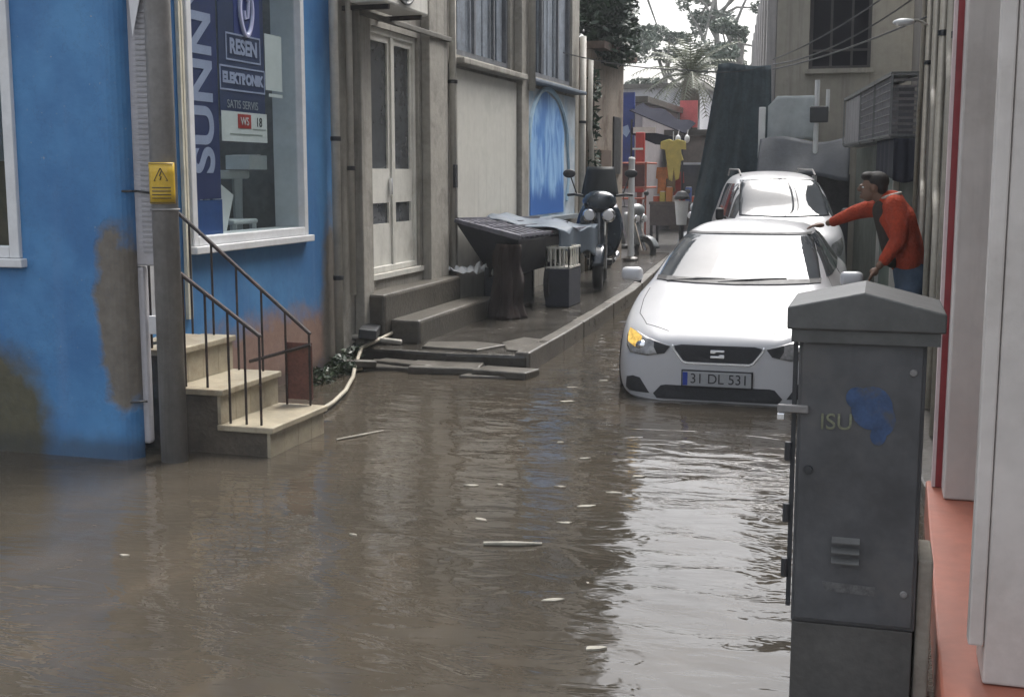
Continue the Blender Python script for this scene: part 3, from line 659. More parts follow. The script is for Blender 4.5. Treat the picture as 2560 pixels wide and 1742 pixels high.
# ---------------- handcart with tarpaulin, sack, crate, rubbish
def cart():
    t = thing('handcart', 'dark navy slatted wooden handcart parked on the pavement', 'handcart', (-4.05, 14.2, .35))
    navy = pm('navy_wood', (.028, .03, .042), .35, 5, .6, dirt=(.06, .06, .07), bmp=.15)
    slat = pm('worn_slat', (.15, .15, .18), .35, 7, .55, bmp=.15)
    # trough: near panel slopes outwards to the top
    A, B = (-4.48, 13.0, 1.36), (-3.70, 12.72, 1.20)      # near top corners (wall side, street side)
    C, D = (-4.40, 16.1, 1.28), (-3.62, 15.85, 1.17)      # far top corners
    a, b, c, d = (-4.32, 13.55, .84), (-3.88, 13.35, .80), (-4.35, 15.7, .84), (-3.84, 15.5, .80)
    mb = MB(); mb.add([A, B, D, C, a, b, d, c], [(0, 1, 5, 4), (1, 2, 6, 5), (2, 3, 7, 6), (3, 0, 4, 7), (4, 5, 6, 7)])
    mb.build('bed', navy, t, solid=.03)
    mb = MB()
    for k in range(9):
        u = k / 8.0 * .5; p = Vector(A).lerp(Vector(C), u) + Vector((0, 0, .02)); q = Vector(B).lerp(Vector(D), u) + Vector((0, 0, .02))
        mb.tube([p, q], .028, 4)
    for u in (0, .28, .55, 1): mb.tube([Vector(A).lerp(Vector(B), u) + Vector((0, 0, .045)), Vector(C).lerp(Vector(D), u) + Vector((0, 0, .045))], .022, 4)
    mb.build('slats', slat, t)
    MB().tube([Vector(A) + Vector((-.02, -.02, .03)), Vector(B) + Vector((.03, -.02, .03))], .03, 4).build('end_rail', slat, t)
    for p in ((-4.3, 13.5), (-4.3, 15.4), (-3.86, 15.5)):
        MB().box(p[0] - .03, p[0] + .03, p[1] - .03, p[1] + .03, .35, .83).build('leg', navy, t)
    for y in (14.2,):
        for x in (-4.45, -3.72):
            w = MB().lathe((x, y, .62), [(.2, -.03), (.27, -.03), (.27, .03), (.2, .03), (.2, -.03)], 24, 'x').build('wheel', M_rubber, t)
            mb = MB()
            for k in range(8): mb.tube([(x, y, .62), (x, y + .21 * math.cos(k * .785), .62 + .21 * math.sin(k * .785))], .008, 4)
            mb.build('spokes', M_chrome, w)
    # tarpaulin over the far half, corner hanging on the street side
    tp = MB()
    def tarp(u, v):
        y = 14.0 + 2.2 * u
        w = v * 1.5
        if w < .92: x = -4.5 + w; z = 1.36 - .14 * w + .05 * math.sin(u * 6) * (1 - v) + .02 * math.sin(v * 14 + u * 5)
        else: x = -3.58 + .03 * math.sin(u * 11) ; z = 1.235 - (w - .92) * (.35 + .35 * u) + .012 * math.sin(u * 23)
        return (x, y + .02 * math.sin(v * 9), z + .02 * math.sin(u * 17 + v * 3))
    tp.grid(tarp, 40, 40)
    tag(tp.build('tarpaulin', pm('grey_blue_tarp', (.065, .09, .12), .25, 4, .6, bmp=.15), smooth=True, solid=.006), 'grey blue tarpaulin thrown over the far half of the handcart', 'tarpaulin')
    sk = MB()
    def sack(u, v):
        a = 2 * math.pi * u; z = .352 + .80 * v
        r = .135 + .03 * math.sin(a * 4 + v * 2.5) + .014 * math.sin(a * 9 - v * 4) + .07 * (1 - v) ** 3 - .02 * v + .05 * noise.noise(Vector((math.cos(a), math.sin(a), v * 3)))
        return (-3.84 + r * .95 * math.cos(a), 12.78 + r * .9 * math.sin(a), z)
    sk.grid(sack, 60, 24)
    tag(sk.build('cloth_cover', pm('dark_brown_cloth', (.022, .013, .011), .35, 6, .85, bmp=.4), smooth=True, solid=.01), 'dark brown cloth hanging off the near corner of the handcart', 'cloth')
    cr = thing('plastic_crate', 'pale grey slatted plastic crate under the tarpaulin edge', 'crate', (-3.55, 14.6, .75))
    mb = MB(); x0, x1, y0, y1, z0, z1 = -3.73, -3.46, 14.0, 14.55, .80, 1.06
    for (p, q) in (((x0, y0), (x1, y0)), ((x1, y0), (x1, y1)), ((x1, y1), (x0, y1)), ((x0, y1), (x0, y0))):
        for z in (z0 + .015, z1 - .015): mb.tube([(*p, z), (*q, z)], .016, 4)
        for k in range(6): u = k / 5; mb.tube([(p[0] + (q[0] - p[0]) * u, p[1] + (q[1] - p[1]) * u, z0), (p[0] + (q[0] - p[0]) * u, p[1] + (q[1] - p[1]) * u, z1)], .011, 4)
    mb.build('basket', M_door, cr)
    MB().box(x0 + .01, x1 - .01, y0 + .01, y1 - .01, z0, z0 + .012).build('base', M_door, cr)
    tag(MB().box(-3.74, -3.45, 13.98, 14.57, .352, .797).build('dark_carton', pm('dark_carton', (.03, .033, .045), .3, 4, .7), bevel=.012), 'dark carton on the pavement carrying the pale slatted crate', 'box')
    for i, (x, y, s, lb) in enumerate(((-4.20, 12.98, .20, 'crumpled white plastic sheet under the cart by the upper step'), (-4.02, 13.2, .16, 'crumpled white bag lying at the cart middle'), (-4.42, 13.0, .22, 'pale rag hanging by the white drainpipe'))):
        z = .35 if i < 2 else .78; mb = MB()
        def rag(u, v, x=x, y=y, s=s, z=z, i=i):
            q = Vector((u * 3 + i * 9, v * 3, 1.3)); return (x + (u - .5) * s * 2, y + (v - .5) * s * 2, z + .03 + abs(noise.noise(q * 1.6)) * s * .9)
        mb.grid(rag, 12, 12); tag(mb.build('plastic_sheet' if i < 2 else 'rag', M_white, solid=.004), lb, 'plastic sheet' if i < 2 else 'rag')
    tag(MB().obox((-4.15, 13.9, .55), (.34, 1.1, .36), Matrix.Rotation(.1, 4, 'Z')).build('dark_carton', pm('dark_carton', (.03, .033, .045), .3, 4, .7), bevel=.01), 'dark box mass added to darken the space under the near end of the handcart', 'box')  # dark mass added to deepen the shade under the cart
cart()

# ---------------- motorcycles
def scooter(loc, rz, label, paint, shield=True, group=None, k=1.0):
    """Built facing -Y at the origin."""
    t = thing('scooter', label, 'scooter', (0, 0, 0), group)
    for y, nm in ((.0, 'wheel'), (1.28, 'wheel')):
        w = MB().lathe((0, y, .25), [(.16, -.05), (.22, -.055), (.25, -.03), (.25, .03), (.22, .055), (.16, .05), (.16, -.05)], 26, 'x').build(nm, M_rubber, t, smooth=True)
        MB().lathe((0, y, .25), [(0, -.03), (.16, -.035), (.16, .035), (0, .03)], 20, 'x').build('rim', M_chrome, w)
    MB().grid(lambda u, v: ((v - .5) * .15, .285 * math.cos(R(20 + 150 * u)) * -1 * -1, .25 + .285 * math.sin(R(20 + 150 * u))), 14, 4).build('front_fender', paint, t, smooth=True, solid=.01)
    mb = MB()
    for s in (-1, 1): mb.tube([(s * .08, 0, .25), (s * .08, .22, .82)], .022, 8)
    mb.build('fork', M_chrome, t)
    # front apron
    mb = MB(); mb.grid(lambda u, v: ((u - .5) * (.30 + .24 * math.sin(math.pi * min(1, v * .9))), .08 + .28 * v * .6 + .14 * abs(u - .5) * 2, .36 + .62 * v), 12, 10)
    mb.build('apron', paint, t, smooth=True, solid=.03)
    mb = MB(); mb.ball((0, .24, 1.02), (.20, .14, .13)); mb.build('headset', paint, t, smooth=True)
    for s in (-1, 1):
        h = MB().lathe((s * .11, .13, .86), [(0, -.03), (.05, -.028), (.07, -.01), (.08, .0), (.085, .03), (.05, .06), (0, .07)], 18, 'y').build('headlight', M_chrome, t, smooth=True)
        MB().lathe((s * .11, .09, .86), [(0, 0), (.045, .003), (.06, .012)], 18, 'y').build('lens', M_paper, h)
        MB().tube([(s * .12, .27, 1.07), (s * .30, .32, 1.10), (s * .38, .36, 1.09)], .017, 8).build('handlebar', M_dark, t)
        m = MB().tube([(s * .27, .31, 1.10), (s * .34, .29, 1.30)], .008, 6).build('mirror_stalk', M_dark, t)
        MB().ball((s * .36, .30, 1.34), (.075, .02, .05)).build('mirror', M_dark, m, smooth=True)
    if shield:
        MB().grid(lambda u, v: ((u - .5) * (.44 - .12 * v), .18 + .16 * v + .5 * (u - .5) ** 2, 1.08 + .34 * v), 10, 8).build('windscreen', pm('smoked_screen', (.010, .013, .015), .2, 3, .5, bmp=0, spec=.15), t, smooth=True, solid=.006)
    MB().box(-.15, .15, .38, .85, .26, .34).build('footboard', M_dark, t, bevel=.02)
    mb = MB(); mb.grid(lambda u, v: ((u - .5) * .36 * (1 - .25 * v * v) , .68 + .86 * v, .34 + (.34 + .05 * v) * math.sin(math.pi * (.5 - abs(u - .5)) * .98) ** .5), 12, 12)
    mb.build('rear_body', paint, t, smooth=True, solid=.02)
    MB().ball((0, 1.05, .78), (.15, .42, .075)).build('seat', M_dark, t, smooth=True)
    MB().tube([(.14, .95, .28), (.17, 1.45, .33)], [.03, .045], 10).build('exhaust', M_chrome, t)
    MB().box(-.13, .13, 1.30, 1.6, .86, 1.12).build('top_box', M_dark, t, bevel=.04)
    t.location = loc; t.rotation_euler = (0, 0, rz); t.scale = (k, k, k)
    return t
M_moto = pm('dark_blue_moto_paint', (.018, .028, .04), .3, 3, .25, coat=.6, bmp=0, world=False)
scooter((-3.60, 16.2, .35), R(10), 'dark blue scooter with twin chrome headlights parked behind the handcart', M_moto, True, None, 1.16)
scooter((-4.35, 23.8, .18), R(60), 'grey scooter parked side on in front of the market stall', pm('grey_moto_paint', (.25, .27, .28), .2, 3, .3, bmp=0, world=False), False, 'scooters by the market stall')
scooter((-3.7, 25.2, .2), R(-35), 'silver scooter parked beside the white bin at the market stall', pm('silver_moto_paint', (.4, .42, .44), .2, 3, .3, bmp=0, world=False), False, 'scooters by the market stall')

# ---------------- cars
def make_sub(mb, levels=2):
    me = bpy.data.meshes.new('tmp'); me.from_pydata(mb.v, [], mb.f); me.update()
    bm = bmesh.new(); bm.from_mesh(me); bmesh.ops.remove_doubles(bm, verts=bm.verts, dist=1e-5); bmesh.ops.recalc_face_normals(bm, faces=bm.faces); bm.to_mesh(me); bm.free()
    ob = bpy.data.objects.new('tmp', me); COL.objects.link(ob)
    md = ob.modifiers.new('s', 'SUBSURF'); md.levels = levels; md.render_levels = levels
    dg = bpy.context.evaluated_depsgraph_get(); out = bpy.data.meshes.new_from_object(ob.evaluated_get(dg))
    bpy.data.objects.remove(ob); bpy.data.meshes.remove(me)
    return out

def car_shell(stations):
    """stations: (s, zb, w, zsh, wsh, wbelt, zbelt, wt, zte, zt) half sections from nose to tail."""
    mb = MB(); secs = []
    for (s, zb, w, zsh, wsh, wbt, zbt, wt, zte, zt) in stations:
        zm = zb + (zsh - zb) * .55
        half = [(0, zb), (w * .6, zb), (w * .94, zb + .015), (w, zb + (zsh - zb) * .28), (w * 1.005, zm), (wsh, zsh), (wbt, zbt),
                ((wbt + wt) / 2 + .012, (zbt + zte) / 2), (wt, zte), (wt * .62, zte + (zt - zte) * .72), (0, zt)]
        secs.append((s, half))
    n = len(secs[0][1]); ring = 2 * n - 2
    for s, half in secs:
        for x, z in half: mb.v.append((x, s, z))
        for x, z in half[-2:0:-1]: mb.v.append((-x, s, z))
    for j in range(len(secs) - 1):
        for k in range(ring): mb.f.append((j * ring + k, j * ring + (k + 1) % ring, (j + 1) * ring + (k + 1) % ring, (j + 1) * ring + k))
    for j in (0, len(secs) - 1):
        o = j * ring
        for k in range(n - 1):
            a, b = o + k, o + k + 1
            c, d = o + (ring - k - 1) % ring, o + (ring - k) % ring
            if k == 0: mb.f.append((a, b, c))
            elif k == n - 2: mb.f.append((a, b, d))
            else: mb.f.append((a, b, c, d))
    return mb

class Caster:
    def __init__(s, me):
        s.bvh = BVHTree.FromPolygons([v.co.copy() for v in me.vertices], [tuple(p.vertices) for p in me.polygons])
    def patch(s, outline, view, eps=.004, depth=.012, cuts=3, maxd=9):
        """Flat outline pressed onto the shell; view 'f' (x,z from the front), 'r','l' (s,z from the sides), 't' (x,s from above), 'b' from behind."""
        bm = bmesh.new()
        vs = [bm.verts.new((p[0], p[1], 0)) for p in outline]; bm.faces.new(vs)
        bmesh.ops.triangulate(bm, faces=bm.faces)
        for _ in range(cuts): bmesh.ops.subdivide_edges(bm, edges=bm.edges, cuts=1, use_grid_fill=True)
        bmesh.ops.triangulate(bm, faces=bm.faces)
        ray = {'f': (lambda a, b: (a, -3, b), (0, 1, 0)), 'b': (lambda a, b: (a, 9, b), (0, -1, 0)), 'r': (lambda a, b: (3, a, b), (-1, 0, 0)), 'l': (lambda a, b: (-3, a, b), (1, 0, 0)), 't': (lambda a, b: (a, b, 4), (0, 0, -1))}[view]
        dirv = Vector(ray[1]); P = {}
        for v in bm.verts:
            h, nrm, i, d = s.bvh.ray_cast(Vector(ray[0](v.co.x, v.co.y)), dirv)
            if h is None:
                h, nrm, i, d = s.bvh.find_nearest(Vector(ray[0](v.co.x, v.co.y)) + dirv * 3.2)
            if nrm.dot(dirv) > 0: nrm = -nrm
            P[v] = (h, nrm)
        mb = MB(); idx = {}
        for v in bm.verts: idx[v] = len(mb.v); mb.v.append(tuple(P[v][0] + P[v][1] * eps))
        off = len(mb.v)
        for v in bm.verts: mb.v.append(tuple(P[v][0] - P[v][1] * depth))
        for f in bm.faces:
            t = [idx[v] for v in f.verts]; mb.f.append(tuple(t)); mb.f.append(tuple(i + off for i in reversed(t)))
        for e in bm.edges:
            if len(e.link_faces) == 1:
                a, b = idx[e.verts[0]], idx[e.verts[1]]; mb.f.append((a, b, b + off, a + off))
        bm.free(); return mb
def mirror_poly(p): return [(-x, z) for x, z in reversed(p)]
def strip(pts, w):
    """Thin polygon along a polyline."""
    L = []; Rr = []
    for i, p in enumerate(pts):
        a = Vector(pts[max(0, i - 1)]); b = Vector(pts[min(len(pts) - 1, i + 1)]); t = (b - a).normalized(); n = Vector((-t.y, t.x)) * w / 2
        L.append((p[0] + n.x, p[1] + n.y)); Rr.append((p[0] - n.x, p[1] - n.y))
    return L + Rr[::-1]

M_carw = pm('white_car_paint', (.52, .525, .54), .04, 2, .32, coat=.45, bmp=0, world=False, rvar=.05, dirt=(.60, .58, .55), dirt_amt=.18)
def mat_carglass():
    m, nt, b = new_mat('car_glass'); p = pos(nt, False)
    n = noi(nt, p, 2.0, 4, .6)
    c = mixc(nt, n, (.03, .035, .04), (.09, .10, .11)); nt.links.new(c, b.inputs['Base Color'])
    b.inputs['Roughness'].default_value = .04; b.inputs['IOR'].default_value = 1.6
    return m
M_carglass = mat_carglass()
M_trimb = pm('black_car_plastic', (.018, .019, .021), .2, 12, .5, bmp=.05, world=False)
M_grille = pm('grille_mesh_black', (.03, .032, .036), .3, 40, .5, bmp=.3, world=False)
M_lamp = pm('headlamp_lens', (.30, .30, .30), .5, 9, .12, coat=1, bmp=0, world=False)
M_platew = pm('plate_white', (.34, .35, .36), .12, 9, .5, bmp=0, world=False)

def wheels(t, C, ys, xw, r):
    for y in ys:
        for s, vw in ((1, 'r'), (-1, 'l')):
            arc = [(y + (r + .055) * math.cos(a), r + (r + .055) * math.sin(a)) for a in [math.pi * k / 14 for k in range(15)]]
            arc = [(y + r + .055, .2)] + arc + [(y - r - .055, .2)]
            C.patch(arc, vw, .003, .02, 2).build('wheel_arch', M_trimb, t)
            xo = s * xw
            w = MB().lathe((xo, y, r), [(r * .62, -.10), (r * .93, -.105), (r, -.07), (r, .07), (r * .93, .105), (r * .62, .10), (r * .62, -.10)], 28, 'x').build('wheel', M_rubber, t, smooth=True)
            mb = MB(); mb.lathe((xo + s * .06, y, r), [(0, 0), (r * .2, .0), (r * .2, -.02 * s)], 16, 'x')
            for k in range(5):
                a = k * 2 * math.pi / 5; mb.tube([(xo + s * .06, y, r), (xo + s * .085, y + r * .62 * math.cos(a), r + r * .62 * math.sin(a))], [.04, .03], 6)
            mb.lathe((xo + s * .05, y, r), [(r * .58, .04 * s), (r * .64, .045 * s), (r * .64, -.03), (r * .58, -.03)], 24, 'x')
            mb.build('rim', M_chrome, w)

def hatchback():
    t = thing('white_hatchback', 'white hatchback facing us with its lit amber headlight, standing in the flood water', 'car', (0, 0, 0))
    S = [(-.01, .15, .50, .46, .46, .36, .545, .26, .565, .575), (.02, .115, .68, .50, .65, .52, .60, .34, .62, .628), (.13, .105, .775, .54, .745, .63, .655, .42, .675, .69), (.32, .11, .84, .62, .825, .72, .715, .50, .745, .765), (.65, .12, .875, .715, .865, .77, .79, .55, .83, .85),
         (1.0, .15, .885, .785, .875, .79, .865, .60, .905, .92), (1.14, .15, .885, .81, .875, .80, .885, .655, .93, .955), (1.45, .15, .885, .85, .873, .80, .91, .675, 1.09, 1.135), (1.84, .15, .885, .885, .872, .80, .935, .61, 1.28, 1.335), (2.25, .15, .885, .90, .872, .80, .95, .575, 1.365, 1.425),
         (2.8, .15, .885, .91, .872, .80, .96, .565, 1.375, 1.44), (3.4, .15, .885, .93, .868, .79, .98, .545, 1.33, 1.395), (3.78, .16, .88, .95, .86, .77, 1.0, .53, 1.20, 1.25), (4.05, .2, .86, .90, .83, .73, .97, .53, .99, 1.01), (4.2, .28, .78, .75, .75, .65, .83, .45, .86, .88), (4.26, .34, .62, .6, .6, .5, .68, .35, .7, .71)]
    me = make_sub(car_shell(S), 3); C = Caster(me)
    body = bpy.data.objects.new('body', me); COL.objects.link(body); body.parent = t; me.materials.clear(); me.materials.append(M_carw)
    for p in me.polygons: p.use_smooth = True
    # windscreen with dark edge bands, wipers
    ws = [(-.70, .975), (-.35, .962), (0, .957), (.35, .962), (.70, .975), (.655, 1.13), (.585, 1.29), (.545, 1.325), (.3, 1.325), (0, 1.325), (-.3, 1.325), (-.545, 1.325), (-.585, 1.29), (-.655, 1.13)]
    w = C.patch(ws, 'f', .003, .012, 4).build('windscreen', M_carglass, t, smooth=False)
    for p in w.data.polygons: p.use_smooth = True
    bl = MB()
    C2 = C
    C.patch(strip([(-.56, 1.318), (-.3, 1.323), (0, 1.325), (.3, 1.323), (.56, 1.318)], .016), 'f', .006, .01, 3).build('screen_seal', M_trimb, t)
    band = [strip([(-.70, .968), (-.35, .955), (0, .950), (.35, .955), (.70, .968)], .032)]
    for k in band: q = C2.patch(k, 'f', .010, .01, 2); bl.add(q.v, q.f)
    bl.build('cowl', M_trimb, t)
    for x0, x1, z1 in ((-.15, .42, .985), (-.60, -.10, .975)):
        a = C.bvh.ray_cast(Vector((x0, -3, .952)), Vector((0, 1, 0)))[0]; b = C.bvh.ray_cast(Vector((x1, -3, z1)), Vector((0, 1, 0)))[0]
        MB().tube([a + Vector((0, -.02, .0)), (a + b) / 2 + Vector((0, -.025, .01)), b + Vector((0, -.012, .004))], .007, 5).build('wiper', M_trimb, t)
    # bonnet shut lines
    for s in (-1, 1):
        C.patch(strip([(s * .40, .10), (s * .60, .22), (s * .70, .45), (s * .735, .8), (s * .735, 1.08)], .006), 't', .0015, .004, 3).build('shut_line', M_trimb, t)
    # grille, badge, plate, intakes, lamps
    g = C.patch([(-.34, .56), (-.33, .535), (-.265, .455), (-.24, .445), (.24, .445), (.265, .455), (.33, .535), (.34, .56), (.28, .572), (-.28, .572)], 'f', .005, .012, 3).build('grille', M_grille, t)
    rim = C.patch(strip([(-.35, .568), (-.345, .54), (-.27, .447), (-.24, .436), (.24, .436), (.27, .447), (.345, .54), (.35, .568)], .012), 'f', .009, .01, 2).build('grille_rim', M_chrome, t)
    mb = MB(); yb = -.022
    mb.prism([(-.055, .540), (.055, .540), (.055, .522), (-.012, .522), (-.012, .512), (-.055, .512)], 'y', yb, .02)
    mb.prism([(-.055, .478), (-.055, .496), (.012, .496), (.012, .506), (.055, .506), (.055, .478)], 'y', yb - .001, .02)
    mb.build('badge', M_chrome, t, bevel=.003)
    mb = MB()
    for k in range(4): mb.box(-.25, .25, -.012, -.004, .462 + k * .026, .466 + k * .026)
    mb.build('grille_bars', M_dark, t)
    pl = MB().box(-.265, .265, -.034, -.02, .265, .375).build('number_plate', M_platew, t, bevel=.004)
    MB().box(-.275, .275, -.030, .02, .255, .385).build('plate_holder', M_trimb, t, bevel=.004)
    MB().box(-.262, -.225, -.037, -.0345, .27, .37).build('plate_band', pm('plate_blue', (.02, .05, .3), .1, 9, .5, bmp=0, world=False), pl)
    text_mesh('lettering', '31 DL 531', .105, M_black, pl, frame_M((.018, -.0355, .32), (1, 0, 0), (0, 0, 1)), .001)
    C.patch([(-.47, .155), (.47, .155), (.50, .19), (.44, .255), (.40, .262), (-.40, .262), (-.44, .255), (-.50, .19)], 'f', .004, .012, 3).build('lower_intake', M_grille, t)
    for s in (-1, 1):
        q = [(.53, .19), (.70, .195), (.735, .215), (.725, .30), (.67, .315), (.61, .305)]
        q = q if s == 1 else mirror_poly(q)
        C.patch(q, 'f', .004, .012, 3).build('fog_intake', M_grille, t)
        q = [(.37, .555), (.415, .50), (.55, .475), (.70, .485), (.745, .53), (.752, .60), (.735, .655), (.66, .64), (.55, .605)]
        q = q if s == 1 else mirror_poly(q)
        hl = C.patch(q, 'f', .006, .014, 3).build('headlight', M_lamp, t)
        for p in hl.data.polygons: p.use_smooth = True
        q = [(.37, .555), (.415, .50), (.47, .49), (.50, .54), (.50, .585)]
        q = q if s == 1 else mirror_poly(q)
        C.patch(q, 'f', .008, .014, 2).build('inner_bezel', M_trimb, hl)
        h = C.bvh.ray_cast(Vector((s * .60, -3, .545)), Vector((0, 1, 0)))[0]
        MB().ball((h.x, h.y + .025, h.z), (.06, .04, .042)).build('projector', M_chrome, hl, smooth=True)
        if s == -1:
            q = mirror_poly([(.60, .555), (.66, .53), (.735, .56), (.742, .62), (.735, .650), (.67, .635), (.61, .61)])
            m, nt, b = new_mat('lit_indicator'); b.inputs['Base Color'].default_value = (.6, .4, .1, 1); b.inputs['Emission Color'].default_value = (1, .60, .14, 1); b.inputs['Emission Strength'].default_value = .34
            n = noi(nt, pos(nt, False), 38, 2, .5); b.inputs['Roughness'].default_value = .1
            e = nd(nt, 'ShaderNodeMapRange'); nt.links.new(n, e.inputs[0]); e.inputs[1].default_value = .35; e.inputs[2].default_value = .65; e.inputs[3].default_value = .05; e.inputs[4].default_value = .34; nt.links.new(e.outputs[0], b.inputs['Emission Strength'])
            C.patch(q, 'f', .009, .014, 2).build('indicator', m, hl)
        # mirrors
        mm = MB(); c = Vector((s * .95, 1.36, .985))
        mm.obox(c, (.195, .10, .12)); mr = mm.build('mirror', M_carw, t, smooth=True, sub=0, merge=True)
        md = mr.modifiers.new('b', 'BEVEL'); md.width = .045; md.segments = 4
        MB().obox((s * .95, 1.413, .985), (.15, .008, .08)).build('mirror_glass', M_chrome, mr)
        MB().tube([(s * .87, 1.38, .93), (s * .95, 1.37, .95)], .025, 8).build('mirror_arm', M_trimb, mr)
        v = 'r' if s == 1 else 'l'
        C.patch([(1.42, .99), (2.42, 1.0), (2.40, 1.32), (2.1, 1.31), (1.75, 1.19)], v, .004, .012, 3).build('side_window', M_carglass, t)
        C.patch([(2.50, 1.0), (3.35, 1.03), (3.25, 1.20), (3.0, 1.29), (2.48, 1.325)], v, .004, .012, 3).build('side_window', M_carglass, t)
        C.patch(strip([(1.38, .28), (1.36, .9), (1.5, 1.0)], .008), v, .001, .003, 3).build('shut_line', M_trimb, t)
        C.patch(strip([(2.45, .28), (2.45, 1.33)], .008), v, .001, .003, 3).build('shut_line', M_trimb, t)
        MB().box(s * .875 - .02, s * .875 + .02, 2.2, 2.36, .79, .815).build('door_handle', M_carw, t, bevel=.008)
    C.patch([(-.55, 1.03), (.55, 1.03), (.48, 1.30), (-.48, 1.30)], 'b', .004, .012, 3).build('rear_window', M_carglass, t)
    for s in (-1, 1): C.patch([(s * .5, .75), (s * .75, .78), (s * .72, .92), (s * .55, .92)], 'b', .004, .01, 2).build('tail_lamp', M_red, t)
    C.patch(strip([(-.70, .165), (-.4, .135), (0, .128), (.4, .135), (.70, .165)], .012), 'f', .006, .01, 2).build('lip', M_carw, t)
    wheels(t, C, (.86, 3.42), .79, .31)
    t.location = (-1.12, 9.18, .06); t.scale = (.965, 1, 1)
    return t
hatchback()

def van():
    t = thing('white_van', 'white family van with roof rails parked behind the hatchback', 'van', (0, 0, 0))
    S = [(0.0, .30, .50, .62, .49, .42, .80, .32, .84, .86), (.06, .24, .72, .70, .70, .60, .90, .42, .94, .96), (.25, .2, .84, .82, .82, .73, 1.0, .50, 1.03, 1.05), (.6, .2, .90, .98, .88, .80, 1.09, .56, 1.13, 1.15), (.95, .2, .915, 1.05, .90, .82, 1.15, .66, 1.20, 1.22),
         (1.3, .2, .915, 1.08, .90, .83, 1.19, .70, 1.44, 1.50), (1.65, .2, .915, 1.09, .90, .835, 1.21, .67, 1.67, 1.74), (2.0, .2, .915, 1.1, .90, .84, 1.22, .65, 1.76, 1.83), (3.0, .2, .915, 1.1, .90, .84, 1.22, .65, 1.79, 1.86), (4.0, .2, .915, 1.1, .90, .84, 1.22, .65, 1.77, 1.83), (4.25, .25, .90, 1.08, .88, .82, 1.18, .62, 1.5, 1.55), (4.36, .35, .8, .9, .78, .72, 1.0, .5, 1.06, 1.08)]
    me = make_sub(car_shell(S), 2); C = Caster(me)
    body = bpy.data.objects.new('body', me); COL.objects.link(body); body.parent = t; me.materials.clear(); me.materials.append(M_carw)
    for p in me.polygons: p.use_smooth = True
    w = C.patch([(-.70, 1.235), (0, 1.215), (.70, 1.235), (.66, 1.5), (.61, 1.71), (0, 1.735), (-.61, 1.71), (-.66, 1.5)], 'f', .006, .012, 4).build('windscreen', M_carglass, t)
    for p in w.data.polygons: p.use_smooth = True
    C.patch([(-.38, .62), (.38, .62), (.42, .78), (.34, .80), (-.34, .80), (-.42, .78)], 'f', .004, .012, 3).build('grille', M_grille, t)
    C.patch([(-.6, .32), (.6, .32), (.55, .48), (-.55, .48)], 'f', .004, .012, 3).build('lower_intake', M_grille, t)
    MB().box(-.26, .26, -.03, .02, .50, .61).build('number_plate', M_platew, t, bevel=.004)
    for s in (-1, 1):
        q = [(.48, .72), (.74, .74), (.80, .86), (.78, .97), (.60, .90)]
        C.patch(q if s == 1 else mirror_poly(q), 'f', .005, .012, 3).build('headlight', M_lamp, t)
        v = 'r' if s == 1 else 'l'
        C.patch([(1.02, 1.20), (1.30, 1.20), (1.50, 1.58), (1.44, 1.58)], v, .006, .012, 3).build('quarter_window', M_carglass, t)
        C.patch([(1.42, 1.20), (2.4, 1.22), (2.38, 1.66), (1.75, 1.66), (1.62, 1.60)], v, .006, .012, 3).build('side_window', M_carglass, t)
        C.patch([(2.52, 1.22), (3.35, 1.22), (3.30, 1.66), (2.50, 1.66)], v, .006, .012, 3).build('side_window', M_carglass, t)
        C.patch(strip([(2.46, .3), (2.46, 1.7)], .01), v, .001, .003, 3).build('shut_line', M_trimb, t)
        MB().tube([(s * .60, 1.9, 1.78), (s * .60, 2.2, 1.86), (s * .60, 3.8, 1.875), (s * .60, 4.05, 1.78)], .014, 6).build('roof_rail', M_pole, t)
        mm = MB().obox((s * .985, 1.25, 1.25), (.13, .08, .17)).build('mirror', M_trimb, t, merge=True)
        md = mm.modifiers.new('b', 'BEVEL'); md.width = .04; md.segments = 3
        MB().tube([(s * .88, 1.27, 1.2), (s * .96, 1.26, 1.22)], .02, 6).build('mirror_arm', M_trimb, mm)
    wheels(t, C, (.85, 3.5), .80, .32)
    t.location = (-1.07, 16.45, .10); t.rotation_euler = (0, 0, R(12)); t.scale = (.87, .87, 1.0)
van()

